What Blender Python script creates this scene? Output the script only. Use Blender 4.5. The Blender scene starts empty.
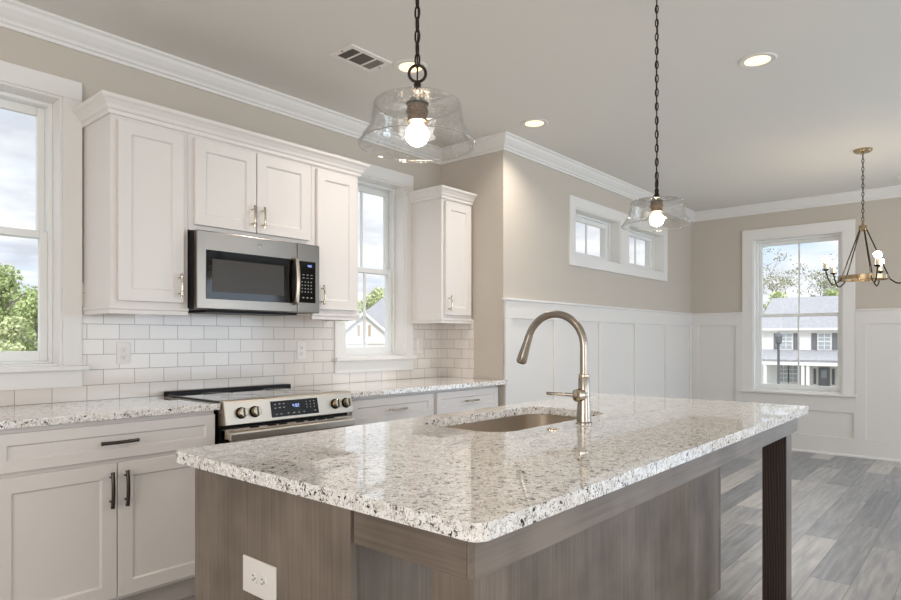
import bpy, bmesh, math, random
from mathutils import Vector, Matrix
C = bpy.context.scene.collection
PI = math.pi
random.seed(7)
# ------------------------------------------------------------------ camera
CAM_H = 1.22
YAW = 0.712033                     # angle between the view axis and the long (X) direction of the room
cam = bpy.data.cameras.new('camera'); cam.sensor_width = 36.0; cam.lens = 630.156 / 901 * 36.0
cam.shift_y = 39.18 / 901; cam.clip_start = 0.05; cam.clip_end = 500
co = bpy.data.objects.new('camera', cam); C.objects.link(co)
co.location = (0, 0, CAM_H); co.rotation_euler = (PI / 2, 0, YAW - PI / 2)
bpy.context.scene.camera = co
# ------------------------------------------------------------------ world, sun, exposure
vs = bpy.context.scene.view_settings
vs.view_transform = 'Standard'; vs.look = 'None'; vs.gamma = 1.0; vs.use_curve_mapping = False
vs.exposure = 0.17
SKY_STRENGTH = 1.15
w = bpy.data.worlds.new('sky'); bpy.context.scene.world = w; w.use_nodes = True
nt = w.node_tree; nt.nodes.clear()
def wn(t, **k):
    n = nt.nodes.new(t)
    for a, b in k.items(): setattr(n, a, b)
    return n
tc = wn('ShaderNodeTexCoord'); sep = wn('ShaderNodeSeparateXYZ'); nt.links.new(tc.outputs['Generated'], sep.inputs[0])
ad = wn('ShaderNodeMath', operation='ADD'); ad.inputs[1].default_value = 0.18
mx0 = wn('ShaderNodeMath', operation='MAXIMUM'); mx0.inputs[1].default_value = 0.0
nt.links.new(sep.outputs[2], mx0.inputs[0]); nt.links.new(mx0.outputs[0], ad.inputs[0])
dv = wn('ShaderNodeVectorMath', operation='DIVIDE')
cb = wn('ShaderNodeCombineXYZ')
for i in range(3): nt.links.new(ad.outputs[0], cb.inputs[i])
nt.links.new(tc.outputs['Generated'], dv.inputs[0]); nt.links.new(cb.outputs[0], dv.inputs[1])
n1 = wn('ShaderNodeTexNoise'); n1.inputs['Scale'].default_value = 1.5; n1.inputs['Detail'].default_value = 7; n1.inputs['Roughness'].default_value = 0.55
n2 = wn('ShaderNodeTexNoise'); n2.inputs['Scale'].default_value = 2.6; n2.inputs['Detail'].default_value = 5
nt.links.new(dv.outputs[0], n1.inputs['Vector']); nt.links.new(dv.outputs[0], n2.inputs['Vector'])
r1 = wn('ShaderNodeValToRGB'); r1.color_ramp.elements[0].position = 0.30; r1.color_ramp.elements[1].position = 0.46
nt.links.new(n1.outputs['Fac'], r1.inputs[0])
r2 = wn('ShaderNodeValToRGB'); r2.color_ramp.elements[0].position = 0.35; r2.color_ramp.elements[0].color = (0.58, 0.62, 0.69, 1)
r2.color_ramp.elements[1].position = 0.62; r2.color_ramp.elements[1].color = (0.93, 0.95, 0.98, 1)
nt.links.new(n2.outputs['Fac'], r2.inputs[0])
mxs = wn('ShaderNodeMixRGB'); mxs.inputs[1].default_value = (0.60, 0.73, 0.88, 1)
nt.links.new(r1.outputs[0], mxs.inputs[0]); nt.links.new(r2.outputs[0], mxs.inputs[2])
bg = wn('ShaderNodeBackground'); bg.inputs['Strength'].default_value = SKY_STRENGTH
nt.links.new(mxs.outputs[0], bg.inputs[0])
# an overcast sky is about three times brighter overhead than near the horizon
mr = wn('ShaderNodeMapRange'); mr.interpolation_type = 'SMOOTHSTEP'
for i, v in ((1, .34), (2, .95), (3, SKY_STRENGTH), (4, SKY_STRENGTH * 3.2)): mr.inputs[i].default_value = v
nt.links.new(sep.outputs[2], mr.inputs[0]); nt.links.new(mr.outputs[0], bg.inputs['Strength'])
wo = wn('ShaderNodeOutputWorld'); nt.links.new(bg.outputs[0], wo.inputs[0])

def light(name, kind, loc, rot, power, color, parent=None, **k):
    l = bpy.data.lights.new(name, kind); l.energy = power; l.color = color
    for a, b in k.items(): setattr(l, a, b)
    o = bpy.data.objects.new(name, l); C.objects.link(o); o.location = loc; o.rotation_euler = rot
    if parent: o.parent = parent
    return o
light('sun', 'SUN', (-20, -20, 30), Vector((.52, .50, -.69)).to_track_quat('-Z', 'Y').to_euler(), 1.7, (1, .97, .93), angle=math.radians(12))
# area lights added as main fill, at invented windows behind the camera
FILL_COOL = (0.70, 0.85, 1.0)
UP = math.radians(28)      # upward tilt added to brighten the ceiling
light('fill_living', 'AREA', (5.3, -4.10, 1.35), (PI / 2 + UP, 0, 0), 98, FILL_COOL, shape='RECTANGLE', size=3.4, size_y=2.1)
light('fill_living', 'AREA', (0.3, -4.10, 1.35), (PI / 2 + UP * 1.4, 0, 0), 70, (1, .95, .90), shape='RECTANGLE', size=2.6, size_y=2.1)
light('fill_entry', 'AREA', (-3.10, -0.4, 1.45), (PI / 2 + UP * 1.3, 0, -PI / 2), 94, (1, .945, .885), shape='RECTANGLE', size=3.4, size_y=2.0)
light('fill_patio', 'AREA', (7.72, -1.95, 1.1), (PI / 2 + math.radians(8), 0, PI / 2), 26, (.55, .76, 1), shape='RECTANGLE', size=2.0, size_y=1.9)  # added cool light at an unseen, invented patio door
# ------------------------------------------------------------------ materials
def newmat(name):
    m = bpy.data.materials.new(name); m.use_nodes = True
    return m, m.node_tree, m.node_tree.nodes['Principled BSDF']
def lin(c):
    return tuple(((v / 255) / 12.92 if v / 255 <= 0.04045 else ((v / 255 + 0.055) / 1.055) ** 2.4) for v in c) + (1,)
def simple(name, rgb, rough=0.5, metal=0.0, spec=0.5, coat=0.0, noise=0.0, scale=6.0, bump=0.0, bscale=60):
    m, t, b = newmat(name)
    col = lin(rgb)
    b.inputs['Base Color'].default_value = col; b.inputs['Roughness'].default_value = rough
    b.inputs['Metallic'].default_value = metal; b.inputs['Specular IOR Level'].default_value = spec
    if coat: b.inputs['Coat Weight'].default_value = coat; b.inputs['Coat Roughness'].default_value = 0.05
    if noise or bump:
        tcn = t.nodes.new('ShaderNodeTexCoord')
    if noise:
        n = t.nodes.new('ShaderNodeTexNoise'); n.inputs['Scale'].default_value = scale; n.inputs['Detail'].default_value = 4
        t.links.new(tcn.outputs['Object'], n.inputs['Vector'])
        r = t.nodes.new('ShaderNodeMixRGB'); r.inputs[1].default_value = tuple(v * (1 - noise) for v in col[:3]) + (1,)
        r.inputs[2].default_value = tuple(min(1, v * (1 + noise)) for v in col[:3]) + (1,)
        t.links.new(n.outputs['Fac'], r.inputs[0]); t.links.new(r.outputs[0], b.inputs['Base Color'])
    if bump:
        n = t.nodes.new('ShaderNodeTexNoise'); n.inputs['Scale'].default_value = bscale; n.inputs['Detail'].default_value = 3
        t.links.new(tcn.outputs['Object'], n.inputs['Vector'])
        bp = t.nodes.new('ShaderNodeBump'); bp.inputs['Strength'].default_value = bump; bp.inputs['Distance'].default_value = 0.002
        t.links.new(n.outputs['Fac'], bp.inputs['Height']); t.links.new(bp.outputs[0], b.inputs['Normal'])
    return m
def emit(name, rgb, strength):
    m, t, b = newmat(name)
    b.inputs['Base Color'].default_value = lin(rgb); b.inputs['Emission Color'].default_value = lin(rgb)
    b.inputs['Emission Strength'].default_value = strength
    return m
M = {}
M['wall'] = simple('wall_paint', (196, 188, 178), 0.75, spec=.25, bump=.05, bscale=220)
M['ceiling'] = simple('ceiling_paint', (226, 223, 218), 0.85, spec=.15, bump=.05, bscale=200)
M['trim'] = simple('trim_paint', (228, 226, 224), 0.42, spec=.4)
M['wains'] = simple('wainscot_paint', (222, 219, 216), 0.42, spec=.4)
M['sash'] = simple('window_vinyl', (232, 233, 232), 0.35, spec=.4)
M['cab'] = simple('cabinet_paint', (224, 219, 216), 0.38, spec=.45)
M['kick'] = simple('toe_kick_paint', (196, 188, 182), 0.5)
M['steel'] = simple('brushed_steel', (140, 133, 126), 0.30, 1.0)
def brushed(m):
    t = m.node_tree; b = t.nodes['Principled BSDF']; tg = t.nodes.new('ShaderNodeTangent'); tg.direction_type = 'RADIAL'; tg.axis = 'Z'
    b.inputs['Anisotropic'].default_value = .75; b.inputs['Anisotropic Rotation'].default_value = .25; t.links.new(tg.outputs[0], b.inputs['Tangent'])
brushed(M['steel'])
M['steel3'] = simple('bright_steel', (196, 186, 174), 0.32, 1.0)
M['steel2'] = simple('sink_steel', (224, 216, 206), 0.30, 1.0)
M['nickel'] = simple('brushed_nickel', (160, 152, 143), 0.26, 1.0)
M['chrome'] = simple('polished_nickel', (190, 178, 160), 0.16, 1.0)
M['gunmetal'] = simple('dark_nickel', (84, 78, 72), 0.28, 1.0)
M['bronze'] = simple('dark_bronze', (44, 36, 32), 0.4, .7)
M['brass'] = simple('aged_brass', (172, 152, 122), 0.25, 1.0)
M['sleeve'] = simple('pale_nickel', (214, 198, 178), 0.35, .6)
M['socket'] = simple('bronze_socket', (88, 70, 56), 0.4, .85, noise=.25, scale=80)
M['black'] = simple('black_plastic', (16, 14, 14), 0.4, spec=.2)
M['blackglass'] = simple('black_glass', (12, 10, 9), 0.06, spec=.3)
M['cooktop'] = simple('ceramic_cooktop', (22, 20, 20), 0.05, spec=.9, coat=.6)
M['meshglass'] = simple('microwave_mesh_glass', (66, 62, 58), 0.3, spec=.2)
M['key'] = simple('printed_key', (150, 148, 145), 0.5)
M['plastic'] = simple('white_plastic', (230, 225, 220), 0.3)
M['slot'] = simple('dark_slot', (60, 54, 50), 0.6)
M['ventdark'] = simple('vent_dark', (112, 106, 99), 0.7)
M['ventgrey'] = simple('vent_grey', (150, 146, 140), 0.7)
M['digits'] = emit('clock_digits', (170, 195, 255), .7)
M['bulb'] = emit('bulb_glow', (255, 230, 194), 70.0)
M['lens'] = emit('can_lens_glow', (255, 230, 190), 1.15)
M['roof'] = simple('grey_shingles', (152, 152, 155), 0.95, spec=.1, noise=.3, scale=5)
M['siding'] = simple('white_siding', (238, 236, 234), 0.8)
M['siding2'] = simple('pale_siding', (216, 214, 208), 0.8)
M['shutter'] = simple('grey_shutters', (112, 114, 118), 0.7)
M['tanshut'] = simple('tan_louvre', (186, 164, 140), 0.7)
M['housepane'] = simple('house_glass', (168, 176, 182), 0.15)
M['housedoor'] = simple('grey_door', (126, 128, 134), 0.6)
M['post'] = simple('dark_lamp_post', (92, 94, 98), 0.6)
M['grass'] = simple('grass', (138, 138, 126), 0.95, noise=.3, scale=.3)
M['bark'] = simple('grey_bark', (150, 140, 128), 0.9, noise=.3, scale=2)
M['bark2'] = simple('pale_bark', (176, 168, 156), 0.9, noise=.2, scale=2)
def leafmat(name, a, b_):
    m, t, b = newmat(name)
    n = t.nodes.new('ShaderNodeTexNoise'); n.inputs['Scale'].default_value = 1.4; n.inputs['Detail'].default_value = 5
    tcn = t.nodes.new('ShaderNodeTexCoord'); t.links.new(tcn.outputs['Object'], n.inputs['Vector'])
    r = t.nodes.new('ShaderNodeValToRGB'); r.color_ramp.elements[0].position = .35; r.color_ramp.elements[1].position = .65
    r.color_ramp.elements[0].color = lin(a); r.color_ramp.elements[1].color = lin(b_)
    t.links.new(n.outputs['Fac'], r.inputs[0]); t.links.new(r.outputs[0], b.inputs['Base Color']); b.inputs['Roughness'].default_value = .9
    b.inputs['Specular IOR Level'].default_value = .1
    return m
M['leaf'] = leafmat('green_leaves', (142, 158, 106), (196, 208, 152))
M['leaf2'] = leafmat('olive_leaves', (172, 182, 134), (214, 220, 176))
M['needles'] = leafmat('pine_needles', (120, 128, 100), (164, 166, 134))
# thin clear glass: mostly transparent with fresnel gloss
def glass(name, seeded=False, tint=(1, 1, 1)):
    m, t, b = newmat(name); t.nodes.remove(b)
    out = t.nodes['Material Output']
    tr = t.nodes.new('ShaderNodeBsdfTransparent'); tr.inputs[0].default_value = tint + (1,)
    gl = t.nodes.new('ShaderNodeBsdfGlossy'); gl.inputs['Roughness'].default_value = 0.02
    fr = t.nodes.new('ShaderNodeFresnel'); geo = t.nodes.new('ShaderNodeNewGeometry'); io = t.nodes.new('ShaderNodeMath'); io.operation = 'MULTIPLY_ADD'; io.inputs[1].default_value = 1 / 1.5 - 1.5; io.inputs[2].default_value = 1.5
    t.links.new(geo.outputs['Backfacing'], io.inputs[0]); t.links.new(io.outputs[0], fr.inputs['IOR'])
    mx = t.nodes.new('ShaderNodeMixShader')
    fac = fr.outputs[0]
    if seeded:
        tcn = t.nodes.new('ShaderNodeTexCoord')
        v = t.nodes.new('ShaderNodeTexVoronoi'); v.inputs['Scale'].default_value = 95
        n = t.nodes.new('ShaderNodeTexNoise'); n.inputs['Scale'].default_value = 22; n.inputs['Detail'].default_value = 2
        t.links.new(tcn.outputs['Object'], v.inputs['Vector']); t.links.new(tcn.outputs['Object'], n.inputs['Vector'])
        rp = t.nodes.new('ShaderNodeValToRGB'); rp.color_ramp.elements[0].position = .10; rp.color_ramp.elements[1].position = .26
        rp.color_ramp.elements[0].color = (1, 1, 1, 1); rp.color_ramp.elements[1].color = (0, 0, 0, 1)
        t.links.new(v.outputs['Distance'], rp.inputs[0])
        add = t.nodes.new('ShaderNodeMath'); add.operation = 'MULTIPLY_ADD'; add.inputs[1].default_value = .7
        t.links.new(rp.outputs[0], add.inputs[0]); t.links.new(n.outputs['Fac'], add.inputs[2])
        bp = t.nodes.new('ShaderNodeBump'); bp.inputs['Strength'].default_value = .8; bp.inputs['Distance'].default_value = .006
        t.links.new(add.outputs[0], bp.inputs['Height'])
        t.links.new(bp.outputs[0], gl.inputs['Normal']); t.links.new(bp.outputs[0], fr.inputs['Normal'])
        mm = t.nodes.new('ShaderNodeMath'); mm.operation = 'MULTIPLY_ADD'; mm.inputs[1].default_value = 1.25; mm.inputs[2].default_value = .03
        t.links.new(fr.outputs[0], mm.inputs[0]); fac = mm.outputs[0]
    t.links.new(fac, mx.inputs[0]); t.links.new(tr.outputs[0], mx.inputs[1]); t.links.new(gl.outputs[0], mx.inputs[2])
    t.links.new(mx.outputs[0], out.inputs[0])
    return m
M['pane'] = glass('window_glass')
M['seeded'] = glass('seeded_glass', True, (.975, .975, .97))
# subway tile from UVs in metres
def tile_mat():
    m, t, b = newmat('white_subway_tile')
    uv = t.nodes.new('ShaderNodeUVMap'); br = t.nodes.new('ShaderNodeTexBrick')
    br.offset = .5; br.inputs['Scale'].default_value = 1.0
    br.inputs['Brick Width'].default_value = .153; br.inputs['Row Height'].default_value = .0765
    br.inputs['Mortar Size'].default_value = .0014; br.inputs['Mortar Smooth'].default_value = .15
    br.inputs['Color1'].default_value = lin((228, 222, 216)); br.inputs['Color2'].default_value = lin((220, 213, 207)); br.inputs['Mortar'].default_value = lin((150, 142, 134))
    br.inputs['Bias'].default_value = 0
    t.links.new(uv.outputs[0], br.inputs['Vector']); t.links.new(br.outputs['Color'], b.inputs['Base Color'])
    n = t.nodes.new('ShaderNodeTexNoise'); n.inputs['Scale'].default_value = 9; t.links.new(uv.outputs[0], n.inputs['Vector'])
    inv = t.nodes.new('ShaderNodeMath'); inv.operation = 'MULTIPLY_ADD'; inv.inputs[1].default_value = -1.0
    sc = t.nodes.new('ShaderNodeMath'); sc.operation = 'MULTIPLY'; sc.inputs[1].default_value = .35
    t.links.new(n.outputs['Fac'], sc.inputs[0]); t.links.new(br.outputs['Fac'], inv.inputs[0]); t.links.new(sc.outputs[0], inv.inputs[2])
    bp = t.nodes.new('ShaderNodeBump'); bp.inputs['Strength'].default_value = .5; bp.inputs['Distance'].default_value = .002
    t.links.new(inv.outputs[0], bp.inputs['Height']); t.links.new(bp.outputs[0], b.inputs['Normal'])
    b.inputs['Roughness'].default_value = .14
    return m
M['tile'] = tile_mat()
def granite_mat():
    m, t, b = newmat('speckled_granite')
    tcn = t.nodes.new('ShaderNodeTexCoord'); P = tcn.outputs['Object']
    def noise(s, d=3, r=.6):
        n = t.nodes.new('ShaderNodeTexNoise'); n.inputs['Scale'].default_value = s; n.inputs['Detail'].default_value = d; n.inputs['Roughness'].default_value = r
        t.links.new(P, n.inputs['Vector']); return n.outputs['Fac']
    def ramp(src, stops):
        r = t.nodes.new('ShaderNodeValToRGB')
        while len(r.color_ramp.elements) < len(stops): r.color_ramp.elements.new(.5)
        for e, (p, c) in zip(r.color_ramp.elements, stops): e.position = p; e.color = c
        t.links.new(src, r.inputs[0]); return r.outputs[0]
    def mix(f, a, c):
        x = t.nodes.new('ShaderNodeMixRGB'); t.links.new(f, x.inputs[0])
        for i, v in ((1, a), (2, c)):
            if isinstance(v, tuple): x.inputs[i].default_value = v
            else: t.links.new(v, x.inputs[i])
        return x.outputs[0]
    base = ramp(noise(26, 3), [(.36, lin((230, 226, 222))), (.50, lin((241, 239, 237))), (.62, lin((247, 246, 245)))])
    W0, B1 = (0, 0, 0, 1), (1, 1, 1, 1)
    # grey and brown grains, then black flecks: cells chosen by their random colour
    def cells(scale, lo, hi):
        v = t.nodes.new('ShaderNodeTexVoronoi'); v.inputs['Scale'].default_value = scale; v.inputs['Randomness'].default_value = 1
        dn = t.nodes.new('ShaderNodeTexNoise'); dn.inputs['Scale'].default_value = scale * .8; dn.inputs['Detail'].default_value = 2
        t.links.new(P, dn.inputs['Vector'])
        mv = t.nodes.new('ShaderNodeMixRGB'); mv.blend_type = 'LINEAR_LIGHT'; mv.inputs[0].default_value = .014
        t.links.new(P, mv.inputs[1]); t.links.new(dn.outputs['Color'], mv.inputs[2]); t.links.new(mv.outputs[0], v.inputs['Vector'])
        s = t.nodes.new('ShaderNodeSeparateColor'); t.links.new(v.outputs['Color'], s.inputs[0])
        return ramp(s.outputs[0], [(lo, W0), (hi, B1)])
    c = mix(cells(170, .78, .81), base, lin((212, 206, 200)))
    c = mix(cells(200, .85, .88), c, lin((170, 163, 158)))
    c = mix(cells(165, .925, .935), c, lin((98, 92, 88)))
    c = mix(cells(120, .966, .972), c, lin((44, 41, 40)))
    t.links.new(c, b.inputs['Base Color'])
    b.inputs['Roughness'].default_value = .025; b.inputs['Specular IOR Level'].default_value = .6; b.inputs['Coat Weight'].default_value = .4; b.inputs['Coat Roughness'].default_value = .02
    return m
M['granite'] = granite_mat()
def wood_mat(name, a, c, axis='Z', rough=.45, dist=1.2, dark=None, scale=14):
    m, t, b = newmat(name)
    tcn = t.nodes.new('ShaderNodeTexCoord'); mp = t.nodes.new('ShaderNodeMapping')
    s = [scale] * 3; s['XYZ'.index(axis)] = scale * .12; mp.inputs['Scale'].default_value = s
    t.links.new(tcn.outputs['Object'], mp.inputs['Vector'])
    n = t.nodes.new('ShaderNodeTexNoise'); n.inputs['Scale'].default_value = 1.0; n.inputs['Detail'].default_value = 6; n.inputs['Distortion'].default_value = dist
    t.links.new(mp.outputs[0], n.inputs['Vector'])
    mp2 = t.nodes.new('ShaderNodeMapping'); s2 = [140.] * 3; s2['XYZ'.index(axis)] = 3.; mp2.inputs['Scale'].default_value = s2
    t.links.new(tcn.outputs['Object'], mp2.inputs['Vector'])
    f = t.nodes.new('ShaderNodeTexNoise'); f.inputs['Scale'].default_value = 1.; f.inputs['Detail'].default_value = 3; t.links.new(mp2.outputs[0], f.inputs['Vector'])
    big = t.nodes.new('ShaderNodeTexNoise'); big.inputs['Scale'].default_value = 5.5; big.inputs['Detail'].default_value = 2; t.links.new(tcn.outputs['Object'], big.inputs['Vector'])
    ma = t.nodes.new('ShaderNodeMath'); ma.operation = 'MULTIPLY_ADD'; ma.inputs[1].default_value = .40
    nm = t.nodes.new('ShaderNodeMath'); nm.operation = 'MULTIPLY'; nm.inputs[1].default_value = .38; t.links.new(n.outputs['Fac'], nm.inputs[0])
    t.links.new(f.outputs['Fac'], ma.inputs[0]); t.links.new(nm.outputs[0], ma.inputs[2])
    mb = t.nodes.new('ShaderNodeMath'); mb.operation = 'MULTIPLY_ADD'; mb.inputs[1].default_value = .55
    t.links.new(big.outputs['Fac'], mb.inputs[0]); t.links.new(ma.outputs[0], mb.inputs[2])
    r = t.nodes.new('ShaderNodeValToRGB'); r.color_ramp.elements[0].position = .50; r.color_ramp.elements[1].position = .84
    r.color_ramp.elements[0].color = lin(a); r.color_ramp.elements[1].color = lin(c)
    t.links.new(mb.outputs[0], r.inputs[0]); t.links.new(r.outputs[0], b.inputs['Base Color']); b.inputs['Roughness'].default_value = rough
    return m
M['wood'] = wood_mat('stained_maple', (98, 87, 77), (136, 123, 111), scale=8, dist=.4)
M['woodx'] = wood_mat('stained_maple_apron', (94, 83, 74), (128, 115, 104), axis='Y', scale=8, dist=.4)
M['woodlong'] = wood_mat('stained_maple_rail', (100, 90, 82), (136, 125, 115), axis='X', scale=8, dist=.4)
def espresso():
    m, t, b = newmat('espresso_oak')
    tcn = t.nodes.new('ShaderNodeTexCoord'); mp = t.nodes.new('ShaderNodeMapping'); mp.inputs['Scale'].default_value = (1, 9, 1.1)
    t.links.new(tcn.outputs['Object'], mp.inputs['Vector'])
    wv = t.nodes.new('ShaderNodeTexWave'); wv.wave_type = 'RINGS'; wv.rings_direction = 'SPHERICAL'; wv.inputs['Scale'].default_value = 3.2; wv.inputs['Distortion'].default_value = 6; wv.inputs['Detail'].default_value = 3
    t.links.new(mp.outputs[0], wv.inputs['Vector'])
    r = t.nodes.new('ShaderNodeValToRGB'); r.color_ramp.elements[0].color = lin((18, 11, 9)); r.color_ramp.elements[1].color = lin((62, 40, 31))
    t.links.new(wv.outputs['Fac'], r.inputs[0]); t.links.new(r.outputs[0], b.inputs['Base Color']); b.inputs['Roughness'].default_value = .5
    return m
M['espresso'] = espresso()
def floor_mat():
    m, t, b = newmat('wood_plank_floor')
    uv = t.nodes.new('ShaderNodeUVMap'); br = t.nodes.new('ShaderNodeTexBrick')
    br.offset = .37; br.offset_frequency = 2; br.inputs['Scale'].default_value = 1
    br.inputs['Brick Width'].default_value = 1.22; br.inputs['Row Height'].default_value = .18
    br.inputs['Mortar Size'].default_value = .0012; br.inputs['Mortar Smooth'].default_value = .1
    br.inputs['Color1'].default_value = (0, 0, 0, 1); br.inputs['Color2'].default_value = (1, 1, 1, 1); br.inputs['Mortar'].default_value = (.1, .1, .1, 1)
    t.links.new(uv.outputs[0], br.inputs['Vector'])
    mp = t.nodes.new('ShaderNodeMapping'); mp.inputs['Scale'].default_value = (3.0, 34, 1); t.links.new(uv.outputs[0], mp.inputs['Vector'])
    n = t.nodes.new('ShaderNodeTexNoise'); n.inputs['Scale'].default_value = 1.; n.inputs['Detail'].default_value = 6; n.inputs['Distortion'].default_value = .6
    # shift the grain per plank
    av = t.nodes.new('ShaderNodeVectorMath'); av.operation = 'MULTIPLY_ADD'; av.inputs[1].default_value = (7, 7, 7)
    t.links.new(br.outputs['Color'], av.inputs[0]); t.links.new(mp.outputs[0], av.inputs[2]); t.links.new(av.outputs[0], n.inputs['Vector'])
    ma = t.nodes.new('ShaderNodeMath'); ma.operation = 'MULTIPLY_ADD'; ma.inputs[1].default_value = .72
    sub = t.nodes.new('ShaderNodeMath'); sub.operation = 'SUBTRACT'; sub.inputs[1].default_value = .33
    t.links.new(n.outputs['Fac'], sub.inputs[0])
    sep_ = t.nodes.new('ShaderNodeSeparateColor'); t.links.new(br.outputs['Color'], sep_.inputs[0])
    t.links.new(sep_.outputs[0], ma.inputs[0]); t.links.new(sub.outputs[0], ma.inputs[2])
    r = t.nodes.new('ShaderNodeValToRGB')
    for _ in range(2): r.color_ramp.elements.new(.5)
    for e, (p, c) in zip(r.color_ramp.elements, [(.10, lin((110, 112, 117))), (.38, lin((139, 140, 143))), (.62, lin((166, 164, 163))), (.92, lin((196, 190, 184)))]):
        e.position = p; e.color = c
    t.links.new(ma.outputs[0], r.inputs[0])
    mx = t.nodes.new('ShaderNodeMixRGB'); mx.inputs[2].default_value = lin((70, 66, 64))
    t.links.new(br.outputs['Fac'], mx.inputs[0]); t.links.new(r.outputs[0], mx.inputs[1]); t.links.new(mx.outputs[0], b.inputs['Base Color'])
    b.inputs['Roughness'].default_value = .30; b.inputs['Specular IOR Level'].default_value = .6
    return m
M['floor'] = floor_mat()

# ------------------------------------------------------------------ mesh helpers
def box(bm, x0, x1, y0, y1, z0, z1):
    if x0 > x1: x0, x1 = x1, x0
    if y0 > y1: y0, y1 = y1, y0
    if z0 > z1: z0, z1 = z1, z0
    v = [bm.verts.new(p) for p in ((x0, y0, z0), (x1, y0, z0), (x1, y1, z0), (x0, y1, z0), (x0, y0, z1), (x1, y0, z1), (x1, y1, z1), (x0, y1, z1))]
    for f in ((0, 3, 2, 1), (4, 5, 6, 7), (0, 1, 5, 4), (1, 2, 6, 5), (2, 3, 7, 6), (3, 0, 4, 7)): bm.faces.new([v[i] for i in f])
    return v
def BX(*a):
    bm = bmesh.new(); box(bm, *a); return bm
def ring_faces(bm, a, b):
    n = len(a)
    for i in range(n): bm.faces.new((a[i], a[(i + 1) % n], b[(i + 1) % n], b[i]))
def frames(pts):
    out = []; up = None
    for i, p in enumerate(pts):
        t = (pts[min(i + 1, len(pts) - 1)] - pts[max(i - 1, 0)]).normalized()
        if up is None:
            up = Vector((0, 0, 1)) if abs(t.z) < .9 else Vector((1, 0, 0))
        u = (up - t * up.dot(t)).normalized(); up = u
        out.append((u, t.cross(u)))
    return out
def tube(bm, pts, r, n=10, caps=True):
    pts = [Vector(p) for p in pts]; rr = r if isinstance(r, (list, tuple)) else [r] * len(pts); rings = []
    for p, (u, v), q in zip(pts, frames(pts), rr):
        rings.append([bm.verts.new(p + (u * math.cos(2 * PI * k / n) + v * math.sin(2 * PI * k / n)) * q) for k in range(n)])
    for a, b in zip(rings, rings[1:]): ring_faces(bm, a, b)
    if caps: bm.faces.new(rings[0][::-1]); bm.faces.new(rings[-1])
def lathe(bm, prof, c=(0, 0, 0), axis='Z', n=24, capa=True, capb=True):
    def P(r, h, a):
        x, y = r * math.cos(a), r * math.sin(a)
        return Vector(c) + (Vector((x, y, h)) if axis == 'Z' else Vector((x, h, y)) if axis == 'Y' else Vector((h, x, y)))
    rings = []
    for r, h in prof: rings.append([bm.verts.new(P(max(r, 1e-5), h, 2 * PI * k / n)) for k in range(n)])
    for a, b in zip(rings, rings[1:]): ring_faces(bm, a, b)
    if capa: bm.faces.new(rings[0][::-1])
    if capb: bm.faces.new(rings[-1])
def sphere(bm, c, r, n=14, sz=1.0):
    lathe(bm, [(r * math.sin(PI * k / n), -r * sz * math.cos(PI * k / n)) for k in range(n + 1)], c, n=n * 2, capa=False, capb=False)
def torus(bm, c, R, r, u, v, n=20, m=8, ell=1.0):
    c, u, v = Vector(c), Vector(u).normalized(), Vector(v).normalized(); wv = u.cross(v); rings = []
    for i in range(n):
        a = 2 * PI * i / n; d = u * math.cos(a) + v * math.sin(a); p = c + u * math.cos(a) * R + v * math.sin(a) * R * ell
        rings.append([bm.verts.new(p + d * r * math.cos(2 * PI * k / m) + wv * r * math.sin(2 * PI * k / m)) for k in range(m)])
    for i in range(n): ring_faces(bm, rings[i], rings[(i + 1) % n])
def sweep(bm, path, prof, closed_ends=True):
    """profile points (d, z) carried along a plan polyline; d is measured to the right of travel, mitred at corners."""
    P = [Vector(p) for p in path]; rings = []
    for i, p in enumerate(P):
        d0 = (P[i] - P[i - 1]).normalized() if i > 0 else None
        d1 = (P[i + 1] - P[i]).normalized() if i < len(P) - 1 else None
        n0 = Vector((d0.y, -d0.x)) if d0 else None; n1 = Vector((d1.y, -d1.x)) if d1 else None
        if n0 is None: m = n1
        elif n1 is None: m = n0
        else: m = (n0 + n1) / (1 + n0.dot(n1))
        rings.append([bm.verts.new((p.x + m.x * d, p.y + m.y * d, z)) for d, z in prof])
    for a, b in zip(rings, rings[1:]): ring_faces(bm, a, b)
    if closed_ends: bm.faces.new(rings[0][::-1]); bm.faces.new(rings[-1])
def rrect(x0, x1, y0, y1, r, n=8):
    pts = []
    for cx, cy, a0 in ((x1 - r, y0 + r, -PI / 2), (x1 - r, y1 - r, 0), (x0 + r, y1 - r, PI / 2), (x0 + r, y0 + r, PI)):
        for k in range(n + 1):
            a = a0 + PI / 2 * k / n; pts.append((cx + r * math.cos(a), cy + r * math.sin(a)))
    return pts
def slab(bm, outer, z0, z1, hole=None):
    def loop(pts, z): return [bm.verts.new((x, y, z)) for x, y in pts]
    lo, hi = loop(outer, z0), loop(outer, z1); ring_faces(bm, lo, hi)
    if not hole:
        bm.faces.new(lo[::-1]); bm.faces.new(hi); return
    hl, hh = loop(hole, z0), loop(hole, z1); ring_faces(bm, hh, hl)
    for a, b in ((lo, hl), (hi, hh)):
        es = []
        for L in (a, b):
            for i in range(len(L)):
                e = bm.edges.get((L[i], L[(i + 1) % len(L)])) or bm.edges.new((L[i], L[(i + 1) % len(L)])); es.append(e)
        bmesh.ops.triangle_fill(bm, use_beauty=True, edges=es)
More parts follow.
